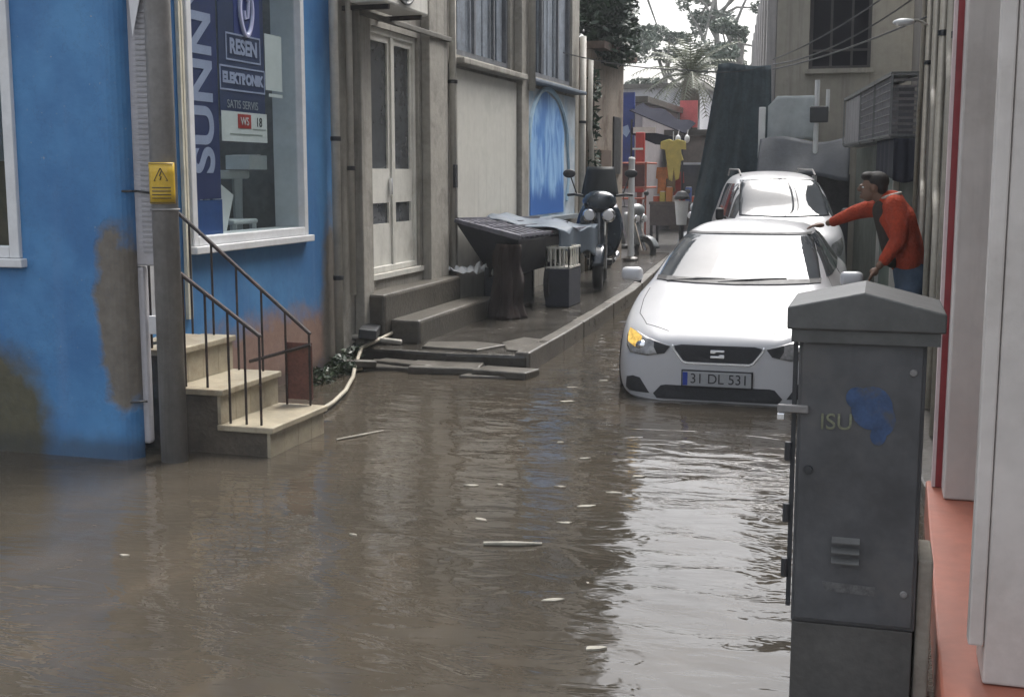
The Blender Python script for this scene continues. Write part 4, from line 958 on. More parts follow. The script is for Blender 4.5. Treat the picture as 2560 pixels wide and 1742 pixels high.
# ---------------- cabinet
def cabinet():
    t = thing('utility_cabinet', 'dark grey street utility cabinet with gabled lid in the foreground', 'cabinet', (-.03, 4.1, 0))
    m = pm('grey_cabinet_paint', (.074, .076, .08), .4, 2.2, .5, streak=.35, dirt=(.092, .09, .088), dirt_amt=.7, dirt_scale=3.2, bmp=.08, rvar=.12)
    m2 = pm('grey_cabinet_lid', (.085, .087, .085), .25, 5, .5, dirt=(.045, .045, .04), dirt_amt=.6, bmp=.1)
    MB().box(-.225, .155, 3.92, 4.28, .475, 1.42).build('housing', m, t, bevel=.006)
    MB().box(-.222, .150, 3.926, 4.274, -.1, .472).build('plinth', pm('grey_cabinet_base', (.085, .082, .077), .25, 6, .6, dirt=(.06, .055, .045), dirt_amt=.7, bmp=.15), t, bevel=.004)
    d = MB().box(-.215, .145, 3.906, 3.9185, .49, 1.385).build('door', m, t, bevel=.004)
    # lid: gable with a drip edge
    x0, x1, y0, y1 = -.262, .205, 3.875, 4.325
    MB().prism([(x0, 1.425), (x1, 1.425), (x1, 1.485), (-.035, 1.545), (x0, 1.495)], 'y', y0, y1).build('lid', m2, t, bevel=.006)
    MB().box(x0 + .014, x1 - .014, y0 + .01, y1 - .01, 1.385, 1.424).build('lid_skirt', m2, t)
    # side edge, latch, hinges
    MB().box(-.243, -.229, 3.93, 3.95, .52, 1.38).build('door_edge', M_dark, t)
    lt = MB().box(-.285, -.19, 3.89, 3.905, 1.16, 1.185).build('latch', M_pole, t, bevel=.004)
    MB().box(-.285, -.262, 3.885, 3.905, 1.135, 1.159).build('padlock', M_chrome, lt, bevel=.004)
    for z in (.62, .80, 1.0): MB().tube([(-.25, 3.925, z), (-.25, 3.925, z + .06)], .011, 8).build('hinge', M_dark, t)
    for z in (.60, 1.30): MB().lathe((.118, 3.904, z), [(0, -.006), (.009, -.005), (.012, 0)], 12, 'y').build('screw', M_pole, d)
    MB().lathe((-.185, 3.904, .98), [(0, -.010), (.012, -.009), (.014, 0)], 14, 'y').build('lock', M_dark, d)
    MB().prism([(-.13, .62), (.03, .615), (.035, .585), (-.12, .59)], 'y', 3.9045, 3.9052).build('sticker_remains', pm('sticker_grey', (.10, .10, .10), .5, 30, .7, bmp=0), d)
    # louvres
    for k in range(3):
        z = .685 + k * .033
        MB().prism([(3.904, z + .018), (3.886, z + .004), (3.886, z), (3.904, z)], 'x', -.105, -.02).build('louvre', m2, d)
    # worn emblem: blue drops and yellow letters sprayed on the door
    mb = MB()
    bl = [(.0, 1.185, .062, .068), (.032, 1.150, .040, .052), (-.045, 1.215, .034, .034), (.022, 1.10, .024, .03)]
    for cx, cz, a, b in bl: mb.prism([(cx + a * math.cos(q), cz + b * math.sin(q)) for q in [2 * math.pi * k / 20 for k in range(20)]], 'y', 3.9035 - .0004 * len(mb.v) / 40, 3.907)
    mb.build('blue_emblem', pm('worn_blue_paint', (.030, .062, .14), .5, 14, .55, bmp=0, dirt=(.062, .066, .075), dirt_amt=1.0, dirt_scale=11), d)
    text_mesh('lettering', 'ISU', .072, pm('worn_yellow_letter', (.17, .18, .115), .4, 25, .6, bmp=0, dirt=(.08, .08, .075), dirt_amt=.9, dirt_scale=20), d, frame_M((-.105, 3.9015, 1.135), (1, 0, .03), (0, 0, 1)), .0015)
    b = MB(); b.box(.158, .205, 3.96, 4.2, .05, .70)
    tag(b.build('concrete_post', pm('beige_post', (.34, .31, .26), .25, 6, .8, dirt=(.16, .14, .11), bmp=.2), bevel=.01), 'low beige concrete post wedged between cabinet and red plinth', 'post')
cabinet()

# ---------------- shop front on the right
def right_shop():
    b = thing('terracotta_shop', 'shopfront at right with white metal pillars and terracotta red plinth', 'shop', (.6, 4.5, 0))
    tc = pm('terracotta_paint', (.36, .12, .075), .22, 2.5, .5, dirt=(.27, .10, .07), dirt_amt=.5, dirt_scale=2, bmp=.08)
    MB().prism([(.215, 3.05), (.27, 6.3), (2.4, 6.3), (2.4, 3.05)], 'z', -.1, .40).build('plinth', tc, b, bevel=.01)
    MB().box(.345, 1.0, 3.74, 3.98, .403, 7.0).build('pillar', M_pvc, b, bevel=.008)
    MB().box(.300, .343, 3.735, 3.80, .52, 7.0).build('pillar_trim', M_pvc, b, bevel=.006)
    MB().box(.318, .344, 3.805, 3.95, .56, 7.0).build('gap_seal', M_dark, b)
    MB().box(.335, 1.0, 5.93, 6.10, .403, 7.0).build('pillar', M_pvc, b, bevel=.008)
    MB().box(1.3, 1.36, 3.985, 5.925, .403, 3.6).build('back_panel', pm('shop_dark_back', (.10, .06, .05), .3, 3, .7), b)
    MB().box(1.0, 2.4, 3.05, 3.735, .403, 7.0).build('corner_block', M_pvc, b)
    MB().box(.36, 2.4, 3.05, 6.3, 7.003, 7.15).build('roof', M_conc, b)
    MB().box(1.37, 2.4, 3.985, 6.3, .403, 7.0).build('rear_block', M_old, b)
    for x0, x1, m, nm in ((.292, .307, pm('pale_pink_trim', (.62, .50, .50), .1, 5, .5), 'white_trim'), (.308, .336, pm('deep_red_trim', (.26, .035, .04), .2, 5, .5), 'red_trim'), (.337, .36, pm('pale_pink_trim', (.6, .5, .5)), 'white_trim')):
        MB().box(x0, x1, 6.16, 6.24, .403, 6.5).build(nm, m, b)
    MB().box(.41, .62, 6.315, 6.42, .403, 6.5).build('jamb', M_dark, b)
    MB().box(.5, 2.4, 5.0, 5.002, 3.7, 3.8).build('blind_box', M_pvc, b)
    # crack and a cable up the pillar
    MB().tube([(.60, 3.736, 7), (.598, 3.736, 2.0), (.60, 3.736, 1.2), (.585, 3.736, .41)], .004, 5).build('seam_wire', M_pipe, b)
right_shop()
tag(MB().tube([(.44, 3.60, .42), (.475, 3.63, .415), (.52, 3.62, .415)], .010, 6).build('twig', M_rust), 'short dark twig lying on the terracotta plinth', 'twig')

def right_wall():
    b = thing('pipe_wall_house', 'dark stained tall house wall carrying cream pipes behind the man', 'building', (1.5, 10, 0))
    mb = MB(); wall_x(mb, .40, .75, 6.45, 21.5, -.1, 8.2, ())
    mb.build('wall', pm('dark_brown_wall', (.10, .088, .072), .35, 3, .8, streak=.5, dirt=(.045, .04, .034), dirt_amt=.6, bmp=.3), b)
    MB().box(.755, 5, 6.46, 21.5, -.1, 8.2).build('mass', M_old, b)
    MB().box(.34, 5, 6.4, 21.55, 8.203, 8.35).build('roof', M_conc, b)
    pc = pm('cream_pipe', (.36, .33, .27), .2, 6, .55, streak=.4, dirt=(.2, .17, .13), bmp=.05)
    data = [(7.3, 1.45, -.25, .026), (8.1, 2.5, -.25, .026), (9.2, 1.66, -.40, .028), (10.6, 2.45, -.4, .026), (12.3, 1.72, -.5, .026), (14.2, 2.6, .4, .026)]
    for i, (y, zk, dy, r) in enumerate(data):
        x = .368
        lb = ['cream wall pipe nearest the white pillar, kinked at waist height', 'cream wall pipe second from the white pillar, kinked high up', 'cream wall pipe third from the white pillar, kinked at chest height', 'cream wall pipe fourth from the white pillar, kinked high up', 'cream wall pipe fifth from the white pillar, behind the red jacket', 'cream wall pipe farthest from the white pillar'][i]
        pipe_thing('wall_pipe', lb, 'pipe', [(x, y, 7.5), (x, y, zk + .16), (x, y + dy * .35, zk + .08), (x, y + dy, zk - .05), (x, y + dy, .31)], r, pc, [(x, y, zk + 1.2), (x, y + dy, .9)], 'cream pipes on the dark wall')
    l = thing('wall_lamp', 'small white wall lamp on an arm high on the dark pipe wall', 'lamp', (.35, 12.0, 3.3))
    MB().tube([(.398, 12.3, 3.24), (.26, 12.25, 3.30), (.18, 12.2, 3.30)], .012, 6).build('arm', M_pipe, l)
    MB().ball((.14, 12.2, 3.28), (.10, .07, .035)).build('lamp_head', M_white, l, smooth=True)
right_wall()

def low_house():
    b = thing('low_annex', 'low grey annex jutting into the lane under the metal cages', 'building', (0, 16, 0))
    MB().prism([(.397, 15.0), (.37, 15.0), (-.40, 20.9), (.397, 20.9)], 'z', -.1, 2.30).build('wall', pm('grey_green_render', (.17, .19, .165), .3, 3, .8, streak=.5, dirt=(.09, .09, .08), bmp=.25), b)
    def L(u, off=.0): # along the slanting street face
        p = Vector((.37, 15.0, 0)).lerp(Vector((-.40, 20.9, 0)), u); n = Vector((-.9916, -.1294, 0)); return p + n * off
    def slab(u0, u1, z0, z1, o0, o1, name, mat, parent):
        mb = MB(); a, c, d, e = L(u0, o0), L(u1, o0), L(u1, o1), L(u0, o1)
        mb.prism([(a.x, a.y), (c.x, c.y), (d.x, d.y), (e.x, e.y)], 'z', z0, z1); return mb.build(name, mat, parent)
    d = slab(.22, .42, .3, 2.0, .004, .04, 'door', pm('pale_green_door', (.20, .25, .215), .2, 4, .5, streak=.4), b)
    slab(.20, .215, .3, 2.1, .004, .07, 'door_jamb', M_door, b); slab(.425, .44, .3, 2.1, .004, .07, 'door_jamb', M_door, b)
    slab(.20, .44, 2.1, 2.18, .004, .08, 'door_lintel', M_door, b)
    # cages
    iron = pm('galvanised_iron', (.20, .205, .205), .3, 8, .45, metal=.4, dirt=(.11, .10, .09), bmp=.1)
    lou = pm('grey_louvre', (.27, .265, .27), .3, 9, .5, bmp=.1)
    for i, (u0, u1) in enumerate(((.0, .25), (.255, .50), (.505, .86))):
        c = thing('metal_cage', ['grey louvred metal cage nearest us on the annex, end slats showing', 'middle grey metal cage with mesh front on the annex', 'farthest grey metal cage with plain panels on the annex'][i], 'cage', tuple(L(u0, .1) + Vector((0, 0, 2.32))), 'metal cages along the annex wall')
        zt = 3.02
        mb = MB()
        for u in (u0, u1):
            for o in (.01, .30): p = L(u, o); mb.tube([(p.x, p.y, 2.33), (p.x, p.y, zt)], .018, 4)
        for z in (2.34, zt):
            for o in (.01, .30): p, q = L(u0, o), L(u1, o); mb.tube([(p.x, p.y, z), (q.x, q.y, z)], .018, 4)
            for u in (u0, u1): p, q = L(u, .01), L(u, .30); mb.tube([(p.x, p.y, z), (q.x, q.y, z)], .018, 4)
        mb.build('frame', iron, c)
        slab(u0 + .01, u1 - .01, 2.305, 2.33, .0, .29, 'floor_plate', iron, c)
        mb = MB()
        if i < 2:
            for k in range(9): p = L(u0, .02); q = L(u0, .28); z = 2.38 + k * .07; mb.add([(p.x, p.y - .0, z), (q.x, q.y, z), (q.x, q.y - .02, z + .03), (p.x, p.y - .02, z + .03)], [(0, 1, 2, 3)])
            nv = 14
            for k in range(nv): u = u0 + .012 + (u1 - u0 - .024) * k / (nv - 1); p = L(u, .29); mb.tube([(p.x, p.y, 2.35), (p.x, p.y, zt - .02)], .011, 4)
            for k in range(7): z = 2.40 + k * .09; p, q = L(u0 + .01, .295), L(u1 - .01, .295); mb.tube([(p.x, p.y, z), (q.x, q.y, z)], .007, 4)
            mb.build('grille', lou, c, solid=0)
        else:
            for k in range(6): ua = u0 + .01 + (u1 - u0 - .02) * k / 6; a, e = L(ua, .285), L(ua + (u1 - u0) / 6 - .008, .285); f, g = L(ua, .275), L(ua + (u1 - u0) / 6 - .008, .275); mb.prism([(a.x, a.y), (e.x, e.y), (g.x, g.y), (f.x, f.y)], 'z', 2.36, zt - .03)
            mb.build('panels', lou, c)
        slab(u0 + .02, u1 - .02, 2.335, 2.90, .03, .20, 'stored_unit', pm('cage_unit_grey', (.13, .13, .14), .3, 4, .6), c)
        slab(u0, u1, zt + .018, zt + .03, .0, .31, 'top_sheet', iron, c)
    # navy cloth hung under the near cage, wrapped round the corner
    mb = MB()
    def cl(u, v):
        if u < .35: x = .395 - (.395 - .10) * u / .35; y = 14.9 - .02 * math.sin(u * 40)
        else: p = L((u - .35) / .65 * .25, .26); x, y = p.x + .015 * math.sin(u * 40), p.y - .05 * (u < .4)
        return (x, y - .04 * v, 2.30 - (.46 + .04 * math.sin(u * 9)) * v)
    mb.grid(cl, 40, 10)
    tag(mb.build('navy_cloth', pm('navy_cloth', (.017, .019, .032), .3, 5, .8), smooth=True, solid=.01), 'dark navy cloth hanging below the nearest metal cage above the man', 'cloth')
low_house()

# ---------------- far beige building and side wing
def beige_building():
    b = thing('beige_building', 'beige plastered house closing the lane, with one big dark window', 'building', (0, 23, 0))
    bm_ = pm('beige_plaster', (.36, .34, .29), .15, 1.5, .85, streak=.35, dirt=(.25, .23, .20), dirt_amt=.4, bmp=.1)
    # front wall facing the lane, with a window hole
    y = 22.5
    mb = MB(); x0, x1, z0, z1 = -1.85, 2.5, -.1, 5.25; wx0, wx1, wz0, wz1 = -1.30, -.26, 3.70, 5.1
    for a, c, e, f in ((x0, wx0, z0, z1), (wx1, x1, z0, z1), (wx0, wx1, z0, wz0), (wx0, wx1, wz1, z1)): mb.box(a, c, y, y + .3, e, f)
    mb.build('wall', bm_, b)
    MB().box(-1.5, 2.5, y + .31, y + 5, -.1, 5.25).build('mass', M_void, b)
    w = MB(); w.box(wx0, wx0 + .06, y + .12, y + .2, wz0, wz1); w.box(wx1 - .06, wx1, y + .12, y + .2, wz0, wz1); w.box(wx0 + .06, wx1 - .06, y + .12, y + .2, wz0, wz0 + .06)
    wo = w.build('window', pm('dark_window_frame', (.06, .055, .055), .2, 5, .6), b)
    MB().box(wx0 + .06, wx1 - .06, y + .15, y + .16, wz0 + .06, wz1).build('pane', pm('dark_pane', (.010, .010, .016), .3, 2, .5, bmp=0, spec=.05), wo)
    mb = MB()
    for x in (-.95, -.6): mb.box(x, x + .04, y + .10, y + .148, wz0 + .06, wz1)
    mb.box(wx0 + .06, wx1 - .06, y + .09, y + .099, 4.0, 4.04); mb.build('window_bars', pm('dark_window_frame', (.06, .055, .055)), wo)
    MB().box(wx0 - .05, wx1 + .05, y - .09, y - .002, wz0 - .08, wz0 - .002).build('sill', bm_, wo)
    MB().box(x0 - .1, x1, y - .12, y + 5.1, 5.253, 5.4).build('roof', M_conc, b)
    # side wing receding along the bent lane, with ribs
    mb = MB(); P, Q = Vector((-1.86, 22.55, 0)), Vector((-3.9, 40, 0)); n = Vector((-(Q - P).y, (Q - P).x, 0)).normalized()
    mb.prism([(P.x, P.y), (Q.x, Q.y), (Q.x + 3, Q.y), (P.x + .35, P.y + .3)], 'z', -.1, 5.95); mb.build('side_wall', pm('side_wall_grey', (.24, .23, .225), .25, 2, .8, streak=.4), b)
    for k in range(9):
        u = .01 + k * .115; c = P.lerp(Q, u); dd = (Q - P).normalized()
        p = [c + n * .003, c + dd * .45 + n * .003, c + dd * .45 + n * .16, c + n * .16]
        MB().prism([(v.x, v.y) for v in p], 'z', 1.2, 5.9).build('rib', pm('pale_rib', (.46, .44, .43), .15, 3, .7, streak=.3), b)
beige_building()

def tarps():
    mb = MB()
    def net(u, v):
        z = 3.72 - 2.97 * v
        xl = -2.74 - .44 * v; xr = -1.86 + .10 * v
        x = xl + (xr - xl) * u
        y = 21.6 - .55 * v * v + .10 * math.sin(u * 19 + v * 2) * (.3 + v) - .25 * math.sin(u * math.pi)
        return (x, y, z + .03 * math.sin(u * 5 + 1))
    mb.grid(net, 60, 30)
    tag(mb.build('net_curtain', M_green, smooth=True, solid=.012), 'tall dark teal net hanging in folds beside the lane behind the van', 'net')
    mb = MB()
    mb.grid(lambda u, v: (-1.86 + .75 * u, 21.3 + .018 * math.sin(u * 13 + v) - .02 * v, 3.18 - (.16 * max(0, 1 - u / .2)) * (1 - v) - .74 * v - .03 * math.sin(u * 6) * v), 30, 12)
    tag(mb.build('white_sheet', pm('white_sheet_cloth', (.40, .44, .45), .18, 2, .8, dirt=(.28, .32, .32), dirt_amt=.6), smooth=True, solid=.02), 'pale stiff sheet fixed above the parked van left of the lamp box', 'sheet')
    tag(MB().box(-2.0, -1.89, 21.2, 21.26, 2.1, 3.0).build('white_board', M_white, bevel=.01), 'narrow white upright board between the teal net and the pale sheet', 'board')
    # dark awning between net and annex
    mb = MB()
    mb.grid(lambda u, v: (-1.95 + 1.45 * u, 21.0 - .5 * v + .05 * math.sin(u * 12), 2.46 - .62 * v + .05 * math.sin(u * 7 + v * 4)), 30, 12)
    tag(mb.build('dark_canopy', pm('dark_slate_canvas', (.05, .058, .07), .3, 3, .7), smooth=True, solid=.02), 'dark slate canvas slung low just above the van roof', 'canopy')
    MB_ = MB().box(-2.2, -.5, 21.15, 21.35, .2, 1.9)
    tag(MB_.build('stacked_timber', pm('dark_timber', (.055, .055, .06), .5, 5, .8), bevel=.02), 'dark timber hoarding standing behind the white van', 'hoarding')
    p = thing('lamp_post', 'thin white post with dark box lamp above the van', 'lamp post', (-1.02, 21.0, .2))
    MB().tube([(-1.05, 20.9, .2), (-1.05, 20.9, 3.4)], .04, 8).build('post', M_white, p)
    MB().tube([(-.88, 20.9, 2.9), (-.88, 20.9, 3.25)], .03, 8).build('bracket', M_white, p)
    MB().box(-1.15, -.86, 20.78, 20.88, 2.72, 2.98).build('lamp_box', M_dark, p, bevel=.02)
tarps()

# ---------------- overgrown rusty house beyond the old building
def rusty_house():
    b = thing('rusty_house', 'small house with peeling brown plaster and overgrown roof past the blue arch', 'house', (-5.5, 21, 0))
    MB().box(-9, WX + .02, 19.95, 22.6, -.1, 3.9).build('wall', pm('peeling_plaster', (.27, .225, .18), .3, 3, .85, streak=.5, dirt=(.10, .065, .04), dirt_amt=.9, dirt_scale=1.5, bmp=.3), b)
    MB().box(-9.1, WX + .25, 19.9, 22.7, 3.905, 4.02).build('roof', pm('rust_roof', (.09, .06, .045), .4, 5, .8), b)
    MB().box(WX + .022, WX + .06, 20.6, 21.4, .35, 2.3).build('door', pm('brown_old_door', (.10, .065, .045), .3, 5, .7), b)
    MB().box(WX + .022, WX + .05, 21.7, 22.3, 1.9, 2.9).build('window', M_dark, b)
rusty_house()
def tree(label, name, trunk, centers, n, size, mat, trunk_r=.18, group=None, limbs=5, seed=3, bark=(.11, .095, .08)):
    t = thing(name, label, 'tree', trunk[0], group)
    rnd = random.Random(seed); mb = MB(); k = len(trunk)
    mb.tube(trunk, [trunk_r * (1 - .55 * i / (k - 1)) for i in range(k)], 10)
    top = Vector(trunk[-1]); mid = Vector(trunk[k // 2])
    for i in range(limbs):
        c = centers[i % len(centers)]; e = Vector((c[0] + rnd.uniform(-.5, .5) * c[3], c[1] + rnd.uniform(-.5, .5) * c[4], c[2] + rnd.uniform(-.2, .5) * c[5])); s = mid.lerp(top, rnd.uniform(.1, 1))
        mb.tube([s, s.lerp(e, .5) + Vector((0, 0, .25)), e], [trunk_r * .45, trunk_r * .28, trunk_r * .1], 6)
    mb.build('trunk', pm('bark_%s' % name, bark, .35, 6, .85, bmp=.4), t)
    leaf_cloud(n, centers, size, seed=seed).build('crown', mat, t)
    return t
M_leafd = mat_leaf('dark_leaf', (.013, .032, .020), (.026, .056, .032), (.042, .08, .042))
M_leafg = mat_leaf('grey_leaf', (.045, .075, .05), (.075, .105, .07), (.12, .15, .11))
cl = []
rnd = random.Random(11)
for i in range(26): cl.append((rnd.uniform(-7.5, -4.3), rnd.uniform(19.8, 24.0), rnd.uniform(4.6, 10.5), rnd.uniform(.6, 1.1), rnd.uniform(.6, 1.1), rnd.uniform(.5, .95)))
cl = [c for c in cl if c[0] + .95 * c[3] < -.19 * c[1]]
cl += [(-4.5, 21.6, 4.25, .42, .7, .5), (-4.45, 20.9, 4.15, .40, .6, .45), (-4.5, 21.4, 4.9, .42, .7, .6), (-4.5, 21.2, 5.6, .45, .7, .6), (-4.65, 22.0, 6.4, .45, .7, .6), (-4.45, 20.6, 4.7, .42, .6, .5), (-4.9, 21.6, 4.35, .55, .9, .6), (-4.75, 20.6, 4.3, .6, .8, .65), (-5.0, 22.4, 4.9, .65, .8, .8), (-4.8, 21.4, 5.8, .6, .9, .8), (-4.8, 21.0, 5.0, .65, .8, .7), (-5.6, 21.5, 4.6, .7, .8, .7), (-5.0, 21.5, 7.0, .8, .9, .8), (-5.3, 22.5, 8.6, .9, .9, .9), (-5.6, 23, 10.2, 1, .9, .8)]
tree('dense dark green tree overhanging the lane above the rusty house', 'dense_tree', [(-6.2, 23.2, 0), (-6.1, 23.1, 2.5), (-5.8, 22.8, 4.6), (-5.6, 22.4, 7)], cl, 34000, .075, M_leafd, .22, None, 12, 5)
vine = thing('climbing_vine', 'dark climbing vine with trailing stems on the overgrown corner', 'vine', (WX + .15, 19.85, .35))
leaf_cloud(900, [(WX + .12, 19.8, z, .10, .16, .3) for z in (.6, 1.0, 1.5, 2.1, 2.7, 3.3)] + [(WX + .2, 20.3, .6, .16, .3, .25), (WX + .2, 20.1, 1.1, .12, .2, .25)], .06, seed=8).build('leaves', M_leafd, vine)
mb = MB()
for k in range(5): mb.tube([(WX + .06 + .02 * k, 19.7 + .06 * k, .35), (WX + .09, 19.75 + .05 * math.sin(k * 2), 1.8), (WX + .08, 19.8 + .04 * k, 3.6)], .01, 4)
mb.build('stems', M_rust, vine)

# far trees
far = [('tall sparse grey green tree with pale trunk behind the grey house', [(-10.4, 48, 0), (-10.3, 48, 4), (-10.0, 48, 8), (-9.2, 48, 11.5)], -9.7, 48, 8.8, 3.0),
       ('feathery grey tree leaning toward the beige house', [(-6.4, 52, 0), (-6.5, 52, 5), (-6.8, 52, 9)], -6.1, 52, 8.6, 2.3),
       ('low bushy grey green tree between the palm and the tall sparse tree', [(-8.6, 50, 0), (-8.6, 50, 4), (-8.4, 50, 6)], -8.3, 50, 6.0, 2.0),
       ('grey green tree behind the dark net', [(-5.2, 46, 0), (-5.2, 46, 4), (-5.0, 46, 6.5)], -4.9, 46, 6.2, 1.9)]
for i, (lb, tr, x, y, z, r) in enumerate(far):
    rnd = random.Random(20 + i); cs = []
    for k in range(15 if i in (0, 1) else 11): cs.append((x + rnd.uniform(-r, r) * .85, y + rnd.uniform(-1, 1) * 1.5, z + rnd.uniform(-.9, .9) * r * .95, r * rnd.uniform(.14, .36), r * .3, r * rnd.uniform(.10, .26)))
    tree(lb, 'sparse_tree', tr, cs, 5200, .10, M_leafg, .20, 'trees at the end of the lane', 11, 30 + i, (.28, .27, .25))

def palm():
    t = thing('palm_tree', 'palm tree with drooping fronds at the end of the lane', 'palm', (-5.55, 37, .4))
    c = Vector((-5.50, 37, 4.75))
    mb = MB(); mb.tube([(-5.6, 37, .3), (-5.55, 37, 2.5), (-5.5, 37, 4.0), tuple(c)], [.26, .24, .30, .18], 12); mb.build('trunk', pm('palm_bark', (.13, .11, .085), .4, 8, .9, bmp=.5), t)
    g = mat_leaf('palm_leaf', (.06, .075, .04), (.11, .125, .07), (.17, .18, .12))
    rnd = random.Random(4); mb = MB()
    for k in range(38):
        az = k * 2.399; el = R(80 - 2.9 * k); L = rnd.uniform(1.5, 2.0) * (.8 if k < 8 else 1)
        pts = []; p = c.copy(); d = Vector((math.cos(az) * math.cos(el), math.sin(az) * math.cos(el), math.sin(el)))
        for s in range(9): pts.append(p.copy()); p = p + d * L / 8; d = (d + Vector((0, 0, -.15))).normalized()
        mb.tube(pts, [.03 * (1 - s / 10) for s in range(9)], 4)
        for s in range(1, 9):
            for q in range(2):
                b = pts[s - 1].lerp(pts[s], q * .5); tn = (pts[s] - pts[s - 1]).normalized(); sd = tn.cross(Vector((0, 0, 1))); sd = sd.normalized() if sd.length > .01 else Vector((1, 0, 0))
                for sg in (-1, 1):
                    e = b + (sd * sg * .8 + tn * .55 + Vector((0, 0, -.25))).normalized() * .42 * (1 - abs(s - 4) / 9); mb.add([b, b + tn * .045, e], [(0, 1, 2)])
    mb.build('crown', g, t)
palm()

# ---------------- far houses and market stall
def far_house(name, label, x0, x1, y0, y1, h, mat, wins):
    b = thing(name, label, 'house', ((x0 + x1) / 2, (y0 + y1) / 2, .3))
    MB().box(x0, x1, y0, y1, -.1, h).build('wall', mat, b)
    MB().box(x0 - .15, x1 + .15, y0 - .15, y1, h + .003, h + .15).build('roof', M_conc, b)
    for (a, c, e, f) in wins:
        w = MB().box(a, c, y0 - .04, y0 - .003, e, f).build('window', M_upvc, b); MB().box(a + .06, c - .06, y0 - .05, y0 - .042, e + .06, f - .06).build('pane', M_dglass, w)
far_house('grey_house', 'flat roofed pale grey house at the far end of the lane', -10.5, -5.9, 42, 48, 4.75, pm('pale_grey_render', (.42, .42, .44), .12, 1.5, .85, streak=.3), [(-8.4, -7.4, 3.3, 4.2), (-9.9, -9.0, 3.3, 4.2)])
far_house('pink_house', 'pale plaster house behind the blue banner left of the market stall', -9.5, -5.6, 30, 36, 3.6, pm('pale_mauve_render', (.36, .33, .34), .15, 1.5, .85, streak=.3), [(-6.7, -6.0, 1.7, 2.9)])
far_house('shutter_shop', 'low brown shop behind the stall with dark shutters', -5.4, -3.2, 33, 38, 2.9, pm('brown_shopfront', (.18, .15, .13), .3, 2, .8), [(-5.2, -4.4, .8, 2.2), (-4.2, -3.4, .8, 2.2)])

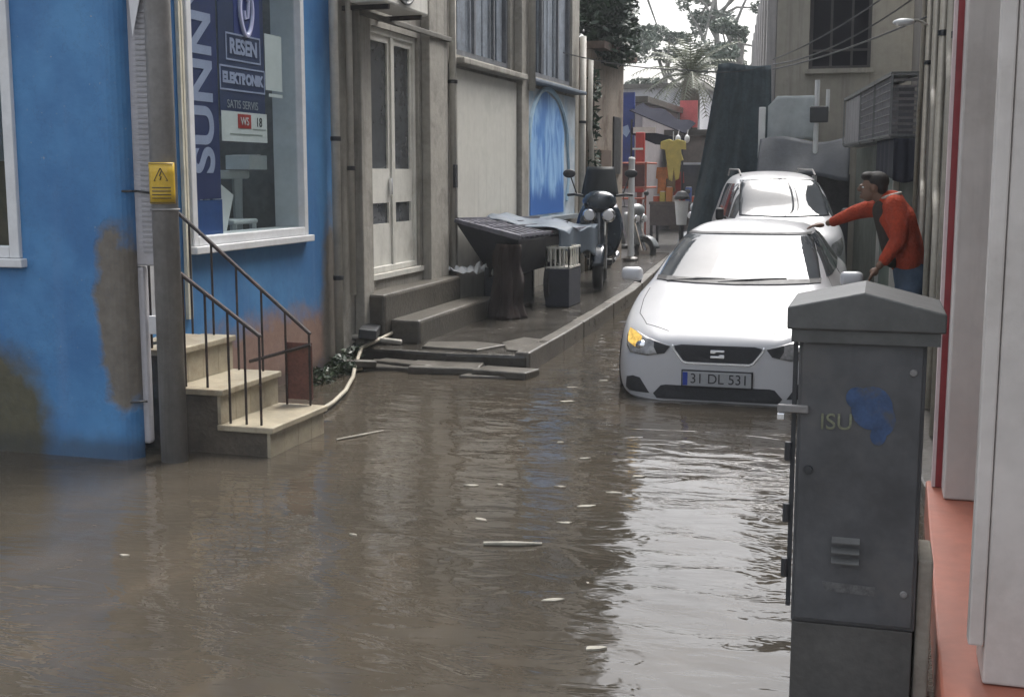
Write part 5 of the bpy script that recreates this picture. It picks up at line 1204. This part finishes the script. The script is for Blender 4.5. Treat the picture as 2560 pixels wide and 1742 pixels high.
def market():
    bn = thing('blue_banner', 'tall royal blue upright banner beside the market awning', 'banner', (-5.6, 28, .5))
    blue = pm('royal_blue', (.02, .045, .22), .25, 3, .6)
    MB().box(-5.80, -5.40, 27.95, 28.0, 1.8, 3.72).build('cloth', blue, bn)
    MB().tube([(-5.82, 27.98, .3), (-5.82, 27.98, 3.8)], .03, 8).build('pole', M_dark, bn)
    mb = MB(); mb.prism([(-5.68, 2.95), (-5.55, 3.0), (-5.50, 2.85), (-5.58, 2.72), (-5.66, 2.8)], 'y', 27.94, 27.949); mb.build('mark', pm('pale_blue_mark', (.3, .4, .6), .1, 5, .5), bn)
    a = thing('awning', 'sloping navy market awning with cream valance', 'awning', (-4.9, 28, .4))
    MB().grid(lambda u, v: (-5.45 + 1.25 * u, 27.6 + 1.6 * v, 3.30 - .52 * u - .05 * math.sin(u * 12) * v + .25 * v), 20, 6).build('canopy', pm('navy_awning', (.012, .013, .022), .3, 3, .95, spec=.03), a, solid=.02)
    MB().box(-5.35, -4.85, 27.55, 27.57, 2.80, 2.93).build('valance', M_cream, a)
    MB().prism([(-5.4, 2.92), (-4.2, 2.66), (-4.2, 2.48), (-4.85, 2.55), (-5.4, 2.78)], 'y', 27.585, 27.598).build('skirt', pm('navy_awning', (.035, .038, .06)), a)
    for x in (-5.4, -4.25): MB().tube([(x, 27.62, .3), (x, 27.62, 2.75 if x > -5 else 3.1)], .025, 6).build('post', M_dark, a)
    rp = thing('red_post', 'bright red post wrapped with white band at the market', 'post', (-5.2, 27, .3))
    MB().box(-5.17, -4.98, 26.9, 27.05, 1.5, 2.80).build('upper', M_red, rp, bevel=.02); MB().box(-5.13, -5.02, 26.93, 27.02, .3, 1.498).build('lower', pm('dull_red', (.22, .06, .045), .3, 6, .6), rp)
    MB().box(-5.23, -5.0, 26.88, 26.897, 2.42, 2.46).build('band', M_white, rp)
    fr = thing('red_stand', 'rust red tube market stand left of the pale post', 'stand', (-5.2, 25, .3))
    orange = pm('orange_red_tube', (.32, .085, .05), .25, 6, .6)
    mb = MB()
    for z in (2.12, 1.62, 1.40): mb.tube([(-5.45, 25.2, z), (-4.62, 25.2, z)], .022, 6)
    for x in (-5.45, -4.62): mb.tube([(x, 25.2, .3), (x, 25.2, 2.14)], .022, 6)
    for z in (2.12, 1.62): mb.tube([(-4.62, 25.2, z), (-4.62, 26.4, z)], .022, 6)
    mb.build('frame', orange, fr)
    MB().box(-5.42, -4.65, 25.22, 25.25, 1.64, 2.09).build('panel', pm('dull_red_panel', (.11, .05, .05), .4, 4, .7), fr)
    st = thing('market_stall', 'brown market stall table stacked with small goods under the awning', 'stall', (-4.5, 28, .4))
    MB().box(-5.0, -3.95, 27.7, 28.6, 1.22, 1.28).build('tabletop', pm('stall_wood', (.12, .09, .075), .35, 5, .7), st)
    MB().box(-4.98, -3.97, 27.72, 27.74, .75, 1.218).build('front_panel', pm('stall_front', (.10, .085, .08), .4, 5, .7), st)
    for x in (-4.95, -4.0):
        for y in (27.76, 28.55): MB().box(x - .03, x + .03, y, y + .05, .3, 1.218).build('leg', M_dark, st)
    cols = [(.45, .10, .05), (.42, .34, .06), (.5, .2, .06), (.4, .36, .33), (.35, .05, .05), (.05, .1, .3)]
    for k in range(7):
        x = -4.92 + k * .145; h = .12 + .1 * ((k * 7) % 3)
        o = thing('goods_carton', 'small carton of goods on the market stall table', 'carton', (x, 27.85, 1.282), 'cartons on the market stall')
        MB().box(x, x + .12, 27.8, 27.98, 1.283, 1.283 + h).build('carton', pm('goods_%d' % (k % 6), cols[k % 6], .2, 6, .6), o, bevel=.006)
        MB().box(x + .01, x + .11, 27.81, 27.97, 1.2835 + h, 1.292 + h).build('lid', M_paper, o)
    for k, (x, z) in enumerate(((-4.80, 2.05), (-4.6, 2.1), (-4.45, 1.95))):
        o = thing('hanging_garment', ['orange garment hanging under the market awning, leftmost of three', 'brown garment hanging under the market awning between orange and red', 'dark red garment hanging under the awning beside the yellow shirt'][k], 'garment', (x, 28.2, z - .5), 'garments under the awning')
        MB().prism([(x - .12, z), (x + .12, z), (x + .14, z - .25), (x + .09, z - .27), (x + .10, z - .6), (x - .10, z - .6), (x - .09, z - .27), (x - .14, z - .25)], 'y', 28.2 + .06 * k, 28.25 + .06 * k).build('cloth', pm(['orange_garment', 'brown_garment', 'red_garment'][k], [(.42, .15, .04), (.17, .12, .06), (.28, .05, .04)][k], .4, 6, .8), o)
        MB().tube([(x, 28.22 + .06 * k, z), (x, 28.22 + .06 * k, z + .14)], .008, 4).build('hook', M_dark, o)
    sh = thing('yellow_shirt', 'yellow shirt on a hanger hanging at the market', 'shirt', (-4.2, 26, 2))
    M_ys = pm('yellow_cloth', (.52, .43, .12), .2, 7, .8, bmp=.2)
    MB().prism([(-4.46, 2.57), (-4.28, 2.62), (-4.20, 2.58), (-4.12, 2.62), (-3.94, 2.57), (-3.93, 2.40), (-4.04, 2.41), (-4.03, 2.33), (-3.98, 2.18), (-4.03, 2.17), (-4.07, 1.80), (-4.14, 1.76), (-4.18, 2.02), (-4.21, 1.74), (-4.28, 1.78), (-4.33, 2.15), (-4.37, 2.40), (-4.47, 2.42)], 'y', 26, 26.06).build('cloth', M_ys, sh, bevel=.01)
    MB().tube([(-4.2, 26.03, 2.60), (-4.2, 26.03, 2.78)], .01, 5).build('hanger', M_white, sh)
    for x in (-4.32, -4.12):
        o = thing('white_bulb', 'white bulb lamp hanging under the awning above the yellow shirt', 'bulb', (x, 27.4, 2.6), 'bulbs under the market awning')
        MB().ball((x, 27.4, 2.66), (.06, .06, .09)).build('globe', M_white, o, smooth=True); MB().tube([(x, 27.4, 2.74), (x, 27.55, 2.86)], .012, 5).build('holder', M_dark, o)
    bin_ = thing('white_bin', 'white tapering bin with dark swing lid near the net', 'bin', (-3.75, 24.6, .2))
    MB().lathe((-3.78, 24.6, .9), [(0, 0), (.10, 0), (.14, .45), (.15, .47), (.12, .47)], 16).build('body', M_white, bin_); MB().lathe((-3.78, 24.6, 1.40), [(.15, 0), (.15, .06), (.09, .15), (0, .17)], 16).build('lid', M_dark, bin_)
    MB().tube([(-3.78, 24.6, .18), (-3.78, 24.6, .9)], .05, 8).build('stand', M_dark, bin_)
    for x, y, h, lb in ((-4.27, 21.9, 2.15, 'pale grey bollard post standing before the market, the taller one'), (-4.42, 20.3, 1.55, 'short pale post on the pavement behind the dark blue scooter')):
        o = thing('pale_post', lb, 'post', (x, y, .3)); MB().tube([(x, y, .34), (x, y, h)], .055, 10).build('shaft', M_white, o); MB().lathe((x, y, h), [(.055, 0), (.065, .01), (.05, .04), (0, .05)], 12).build('cap', M_white, o)
        MB().lathe((x, y, .34), [(.0, .0), (.14, 0), (.14, .06), (.06, .10)], 14).build('foot', M_conc, o)
    rs = thing('red_white_sign', 'red and white shop sign panel under the palm', 'sign', (-5.4, 35.5, 3))
    MB().box(-5.95, -5.55, 35.4, 35.5, 3.25, 3.75).build('white_panel', M_white, rs); MB().box(-5.54, -5.05, 35.4, 35.5, 3.2, 3.95).build('red_panel', pm('pale_red', (.6, .12, .12), .2, 5, .5), rs)
    for x in (-5.8, -5.2): MB().tube([(x, 35.45, .3), (x, 35.45, 3.2)], .03, 6).build('leg', M_dark, rs)
market()

# ---------------- overhead cables
def cable(label, pts, sag, r=.011):
    P = [Vector(p) for p in pts]; out = []
    for a, b in zip(P, P[1:]):
        for k in range(14): u = k / 14; out.append(a.lerp(b, u) - Vector((0, 0, sag * 4 * u * (1 - u))))
    out.append(P[-1]); tag(MB().tube(out, r, 5).build('cable', M_dark), label, 'cable', 'overhead cables across the lane')
cable('upper overhead cable from the net to the dark pipe wall', [(-1.80, 21.3, 3.78), (.39, 13.5, 4.0)], .10)
cable('second overhead cable sagging below the beige house window', [(-1.80, 21.3, 3.70), (.39, 14.2, 3.85)], .16)
cable('lowest overhead cable ending above the metal cages', [(-1.80, 21.3, 3.62), (.39, 13.2, 3.45)], .06)
cable('thin cable from the old building across to the teal net', [(WX + .05, 18.0, 3.66), (-3.2, 21.0, 3.62), (-1.95, 21.4, 3.66)], .06, .009)

# ---------------- floating litter, its pale scraps also standing in for glints on the water
M_lit = pm('pale_litter', (.30, .28, .23), .3, 12, .6, dirt=(.16, .13, .1), bmp=.1)
def litter(x, y, s, a, lb, name, cat, long=1.0, group=None):
    mb = MB(); rnd = random.Random(int(x * 991 + y * 77)); n = 9
    pts = [(s * long * math.cos(2 * math.pi * k / n) * rnd.uniform(.35, 1.15), s * .5 * math.sin(2 * math.pi * k / n) * rnd.uniform(.6, 1.1)) for k in range(n)]
    ca, sa = math.cos(a), math.sin(a)
    mb.prism([(x + p[0] * ca - p[1] * sa, y + p[0] * sa + p[1] * ca) for p in pts], 'z', .198, .2065)
    tag(mb.build(name, M_lit), lb, cat, group)
spots = [(-1.83, 5.66, .04), (-1.42, 5.72, .05), (-1.39, 6.05, .06), (-1.31, 6.36, .05), (-1.2, 4.63, .05), (-1.13, 4.87, .04), (-.93, 4.18, .05), (-2.34, 5.24, .025), (-2.09, 6.29, .05), (-1.95, 6.35, .03), (-3.2, 4.65, .03), (-1.65, 7.1, .05), (-1.9, 7.5, .04), (-2.2, 8.9, .06), (-2.3, 9.5, .07), (-2.15, 9.9, .06), (-1.62, 6.4, .04), (-1.25, 6.75, .05)]
for i, (x, y, s) in enumerate(spots):
    litter(x, y, s * .8, (i * 1.3) % .9 - .3, 'small pale scrap, litter and painted water glint, floating on the brown flood water', 'litter_glint', 'litter', 1.3, 'scraps floating on the flood')
tag(MB().tube([(-1.70, 5.27, .207), (-1.57, 5.30, .209), (-1.44, 5.345, .206)], [.010, .013, .007], 7).build('stick', M_lit), 'long pale stick floating alone in the open water', 'stick')
tag(MB().tube([(-3.30, 7.15, .206), (-3.20, 7.32, .208), (-3.12, 7.50, .206)], [.006, .008, .005], 7).build('stick', M_lit), 'pale stick floating off the lowest marble step', 'stick')

# ---------------- man in the red jacket
def flesh(name, limbs, mat, parent, voxel=.012, smooth=4, balls=()):
    """One continuous surface: overlapping tapered limbs (x,y,z,r) and ellipsoids fused by a voxel remesh."""
    mb = MB()
    for L in limbs:
        pts = []; rs = []
        for a, b in zip(L, L[1:]):
            for k in range(4): u = k / 4; pts.append([a[i] + (b[i] - a[i]) * u for i in range(3)]); rs.append(a[3] + (b[3] - a[3]) * u)
        pts.append(L[-1][:3]); rs.append(L[-1][3])
        mb.tube(pts, rs, 14)
        for e in (L[0], L[-1]): mb.ball(e[:3], e[3] * .99, 14, 10)
    for c, r in balls: mb.ball(c, r, 18, 12)
    ob = mb.build(name, mat, parent, smooth=True)
    md = ob.modifiers.new('fuse', 'REMESH'); md.mode = 'VOXEL'; md.voxel_size = voxel; md.use_smooth_shade = True
    md = ob.modifiers.new('soften', 'SMOOTH'); md.factor = .5; md.iterations = smooth
    return ob

def man():
    t = thing('person', 'man in red jacket and jeans leaning with one hand on the hatchback roof', 'person', (.2, 10.4, .3))
    skin = pm('brown_skin', (.20, .115, .075), .15, 9, .55, bmp=.05)
    redj = pm('red_jacket', (.46, .066, .028), .3, 9, .85, bmp=.9, dirt=(.27, .04, .022), dirt_amt=.4, dirt_scale=6, spec=.3)
    jean = pm('blue_jeans', (.075, .105, .15), .3, 8, .85, bmp=.2, spec=.2)
    hd = Vector((-.085, 10.42, 1.785))
    shL, elL, wrL, haL = (.09, 10.24, 1.645), (.14, 10.17, 1.36), (.0, 10.15, 1.15), (-.04, 10.15, 1.10)
    shR, elR, wrR, haR = (.03, 10.60, 1.635), (-.21, 10.68, 1.575), (-.44, 10.74, 1.475), (-.52, 10.76, 1.455)
    hipL, knL, anL = (.25, 10.33, 1.02), (.20, 10.28, .72), (.25, 10.26, .39)
    hipR, knR, anR = (.27, 10.52, 1.02), (.24, 10.58, .72), (.31, 10.62, .39)
    P = lambda p, r: (*p, r)
    limbs = [[P((.25, 10.42, 1.06), .10), P((.20, 10.42, 1.28), .11), P((.09, 10.42, 1.56), .12), P((.05, 10.42, 1.65), .075), P((.0, 10.42, 1.69), .058), P((-.045, 10.42, 1.735), .056)],
             [P(shL, .048), P(elL, .044), P(wrL, .029)], [P(shR, .048), P(elR, .044), P(wrR, .029)],
             [P(hipL, .075), P(knL, .055), P(anL, .042)], [P(hipR, .075), P(knR, .055), P(anR, .042)],
             [P(anL, .042), (.10, 10.25, .335, .036)], [P(anR, .042), (.16, 10.63, .335, .036)]]
    balls = [((hd.x + .022, hd.y, hd.z + .03), (.10, .078, .098)), ((hd.x - .028, hd.y, hd.z - .045), (.058, .056, .07)), ((hd.x - .10, hd.y, hd.z - .012), (.022, .014, .022)), ((hd.x - .085, hd.y, hd.z + .018), (.02, .04, .014)),
             ((hd.x - .08, hd.y, hd.z - .075), (.02, .025, .02)), ((hd.x + .015, hd.y - .08, hd.z - .005), (.022, .012, .034)), ((hd.x + .015, hd.y + .08, hd.z - .005), (.022, .012, .034))]
    for wr, ha, d, sd in ((wrL, haL, Vector((-.5, 0, -.86)), Vector((.1, 1, 0))), (wrR, haR, Vector((-.97, .05, -.12)), Vector((0, 1, 0)))):
        d = d.normalized(); sd = sd.normalized(); h = Vector(ha)
        balls.append((tuple(h), (.038, .042, .036) if ha is haL else (.048, .042, .022)))
        for k, ln in enumerate((.066, .078, .072, .056)):
            o = h + sd * (k - 1.5) * .0205 + d * .02; c1 = o + d * ln * .6; c2 = c1 + (d + Vector((.2, 0, -.5))).normalized() * ln * .55
            limbs.append([P(o, .0115), P(c1, .0105), P(c2, .009)])
        o = h - sd * .034; limbs.append([P(o, .014), P(o - sd * .022 + d * .03, .012), P(o - sd * .024 + d * .058, .010)])
    flesh('body', limbs, skin, t, .0075, 3, balls)
    for sg in (-1, 1):
        MB().ball((hd.x - .073, hd.y + sg * .034, hd.z + .004), (.010, .014, .008), 10, 8).build('eye', M_paper, t, smooth=True)
    MB().ball((hd.x - .09, hd.y, hd.z - .05), (.008, .026, .006), 12, 8).build('mouth', pm('lip', (.14, .06, .05), .1, 9, .6), t, smooth=True)
    hb = [((hd.x + .040, hd.y, hd.z + .055), (.10, .088, .085)), ((hd.x + .075, hd.y, hd.z + .0), (.055, .08, .07)), ((hd.x - .03, hd.y, hd.z + .095), (.065, .07, .042))]
    flesh('hair', [], pm('dark_hair', (.022, .016, .012), .4, 30, .6, bmp=.4), t, .009, 2, hb)
    J = [[P((.215, 10.42, 1.20), .15), P((.19, 10.42, 1.30), .16), P((.10, 10.42, 1.56), .165), P((.075, 10.42, 1.65), .12)],
         [P((.225, 10.35, 1.19), .115), P((.17, 10.30, 1.52), .115)], [P((.225, 10.49, 1.19), .115), P((.17, 10.54, 1.52), .115)],
         [P((.10, 10.27, 1.635), .10), P((.14, 10.19, 1.48), .080), P(elL, .070), P((.04, 10.16, 1.20), .052)],
         [P((.05, 10.58, 1.625), .10), P((-.10, 10.64, 1.605), .078), P(elR, .066), P((-.40, 10.73, 1.488), .046)]]
    flesh('jacket', J, redj, t, .014, 4)
    D = [[P((.235, 10.39, 1.10), .13), P((.265, 10.38, 1.0), .14), P((.225, 10.30, .86), .102), P(knL, .080), P((.225, 10.265, .55), .072), P((.25, 10.26, .40), .068)],
         [P((.245, 10.45, 1.10), .13), P((.28, 10.47, 1.0), .14), P((.255, 10.555, .86), .102), P(knR, .080), P((.27, 10.60, .55), .072), P((.31, 10.62, .40), .068)]]
    flesh('jeans', D, jean, t, .013, 4)
    flesh('shirt', [[P((.02, 10.40, 1.60), .10), P((.075, 10.38, 1.36), .09), P((.115, 10.36, 1.20), .085)]], pm('dark_olive_shirt', (.040, .030, .022), .3, 6, .85, bmp=.3), t, .014, 3)
    mb = MB(); mb.tube([(.045 + .10 * math.cos(a), 10.42 + .10 * math.sin(a), 1.715 + .028 * math.cos(a)) for a in [R(-120 + 24 * k) for k in range(11)]], [.006] + [.014] * 9 + [.006], 8); mb.build('collar', M_pipe, t, smooth=True)
    for an, to in ((anL, (.10, 10.25)), (anR, (.16, 10.63))):
        MB().obox(((an[0] + to[0]) / 2 + .015, an[1], .335), (.27, .095, .07)).build('shoe', M_dark, t, bevel=.02)
    t.location.x += .012; t.location.y += .45
    g = thing('carrier_bag', 'small pale carrier bag dangling from the man\'s lowered hand', 'bag', (-.07, 10.14, .95))
    MB().grid(lambda u, v: (-.07 + (.03 + .06 * v ** .6) * math.cos(2 * math.pi * u), 10.15 + (.02 + .04 * v) * math.sin(2 * math.pi * u), 1.0 - .17 * v + .01 * math.sin(u * 25)), 24, 8).build('bag_body', pm('pale_bag', (.33, .32, .27), .2, 12, .6), g, smooth=True, solid=.004)
    MB().tube([(-.10, 10.15, .99), (-.055, 10.155, 1.075), (-.04, 10.15, .99)], .006, 5).build('handle', M_lit, g)
    g.location.x += .012; g.location.y += .45
man()

hz = MB().box(-16, 9, -9, 75, -1.2, 17).build('haze', None)
hm = bpy.data.materials.new('thin_air_haze'); hm.use_nodes = True; hn = hm.node_tree
hn.nodes.remove(hn.nodes['Principled BSDF']); hv = hn.nodes.new('ShaderNodeVolumePrincipled')
hv.inputs['Color'].default_value = (.86, .9, .94, 1); hv.inputs['Density'].default_value = .0016
hn.links.new(hv.outputs[0], hn.nodes['Material Output'].inputs['Volume']); hz.data.materials.clear(); hz.data.materials.append(hm)
hz['kind'] = 'stuff'

# ================================================================== light, world, camera
sc = scene
w = bpy.data.worlds.new('World'); sc.world = w; w.use_nodes = True
nt = w.node_tree; bg = nt.nodes['Background']
SUN_EL, SUN_ROT = R(60), R(18)
sky = nt.nodes.new('ShaderNodeTexSky'); sky.sky_type = 'NISHITA'; sky.sun_disc = False
sky.sun_elevation = SUN_EL; sky.sun_rotation = SUN_ROT; sky.dust_density = 7.0; sky.air_density = 1.0; sky.ozone_density = 1.0
hs = nt.nodes.new('ShaderNodeHueSaturation'); hs.inputs['Saturation'].default_value = .30
nt.links.new(sky.outputs[0], hs.inputs['Color']); nt.links.new(hs.outputs[0], bg.inputs['Color'])
bg.inputs['Strength'].default_value = .15
sl = bpy.data.lights.new('sun', 'SUN'); sl.energy = .55; sl.angle = R(35); sl.color = (1, .98, .95)
so = bpy.data.objects.new('sun', sl); COL.objects.link(so)
d = Vector((math.sin(SUN_ROT) * math.cos(SUN_EL), math.cos(SUN_ROT) * math.cos(SUN_EL), math.sin(SUN_EL)))
so.rotation_euler = d.to_track_quat('Z', 'Y').to_euler(); so.location = (0, 0, 30)

cam = bpy.data.cameras.new('camera'); co = bpy.data.objects.new('camera', cam); COL.objects.link(co)
cam.sensor_fit = 'HORIZONTAL'; cam.sensor_width = 36; cam.lens = 36 * 2800 / 2323.0
cam.clip_start = .05; cam.clip_end = 1500
th, yaw = R(8.03984), R(16.51619)
fw = Vector((-math.sin(yaw) * math.cos(th), math.cos(yaw) * math.cos(th), -math.sin(th)))
co.location = (0, 0, 1.9); co.rotation_euler = fw.to_track_quat('-Z', 'Y').to_euler()
sc.camera = co
sc.view_settings.view_transform = 'Standard'; sc.view_settings.look = 'None'; sc.view_settings.gamma = 1
sc.view_settings.exposure = 1.6
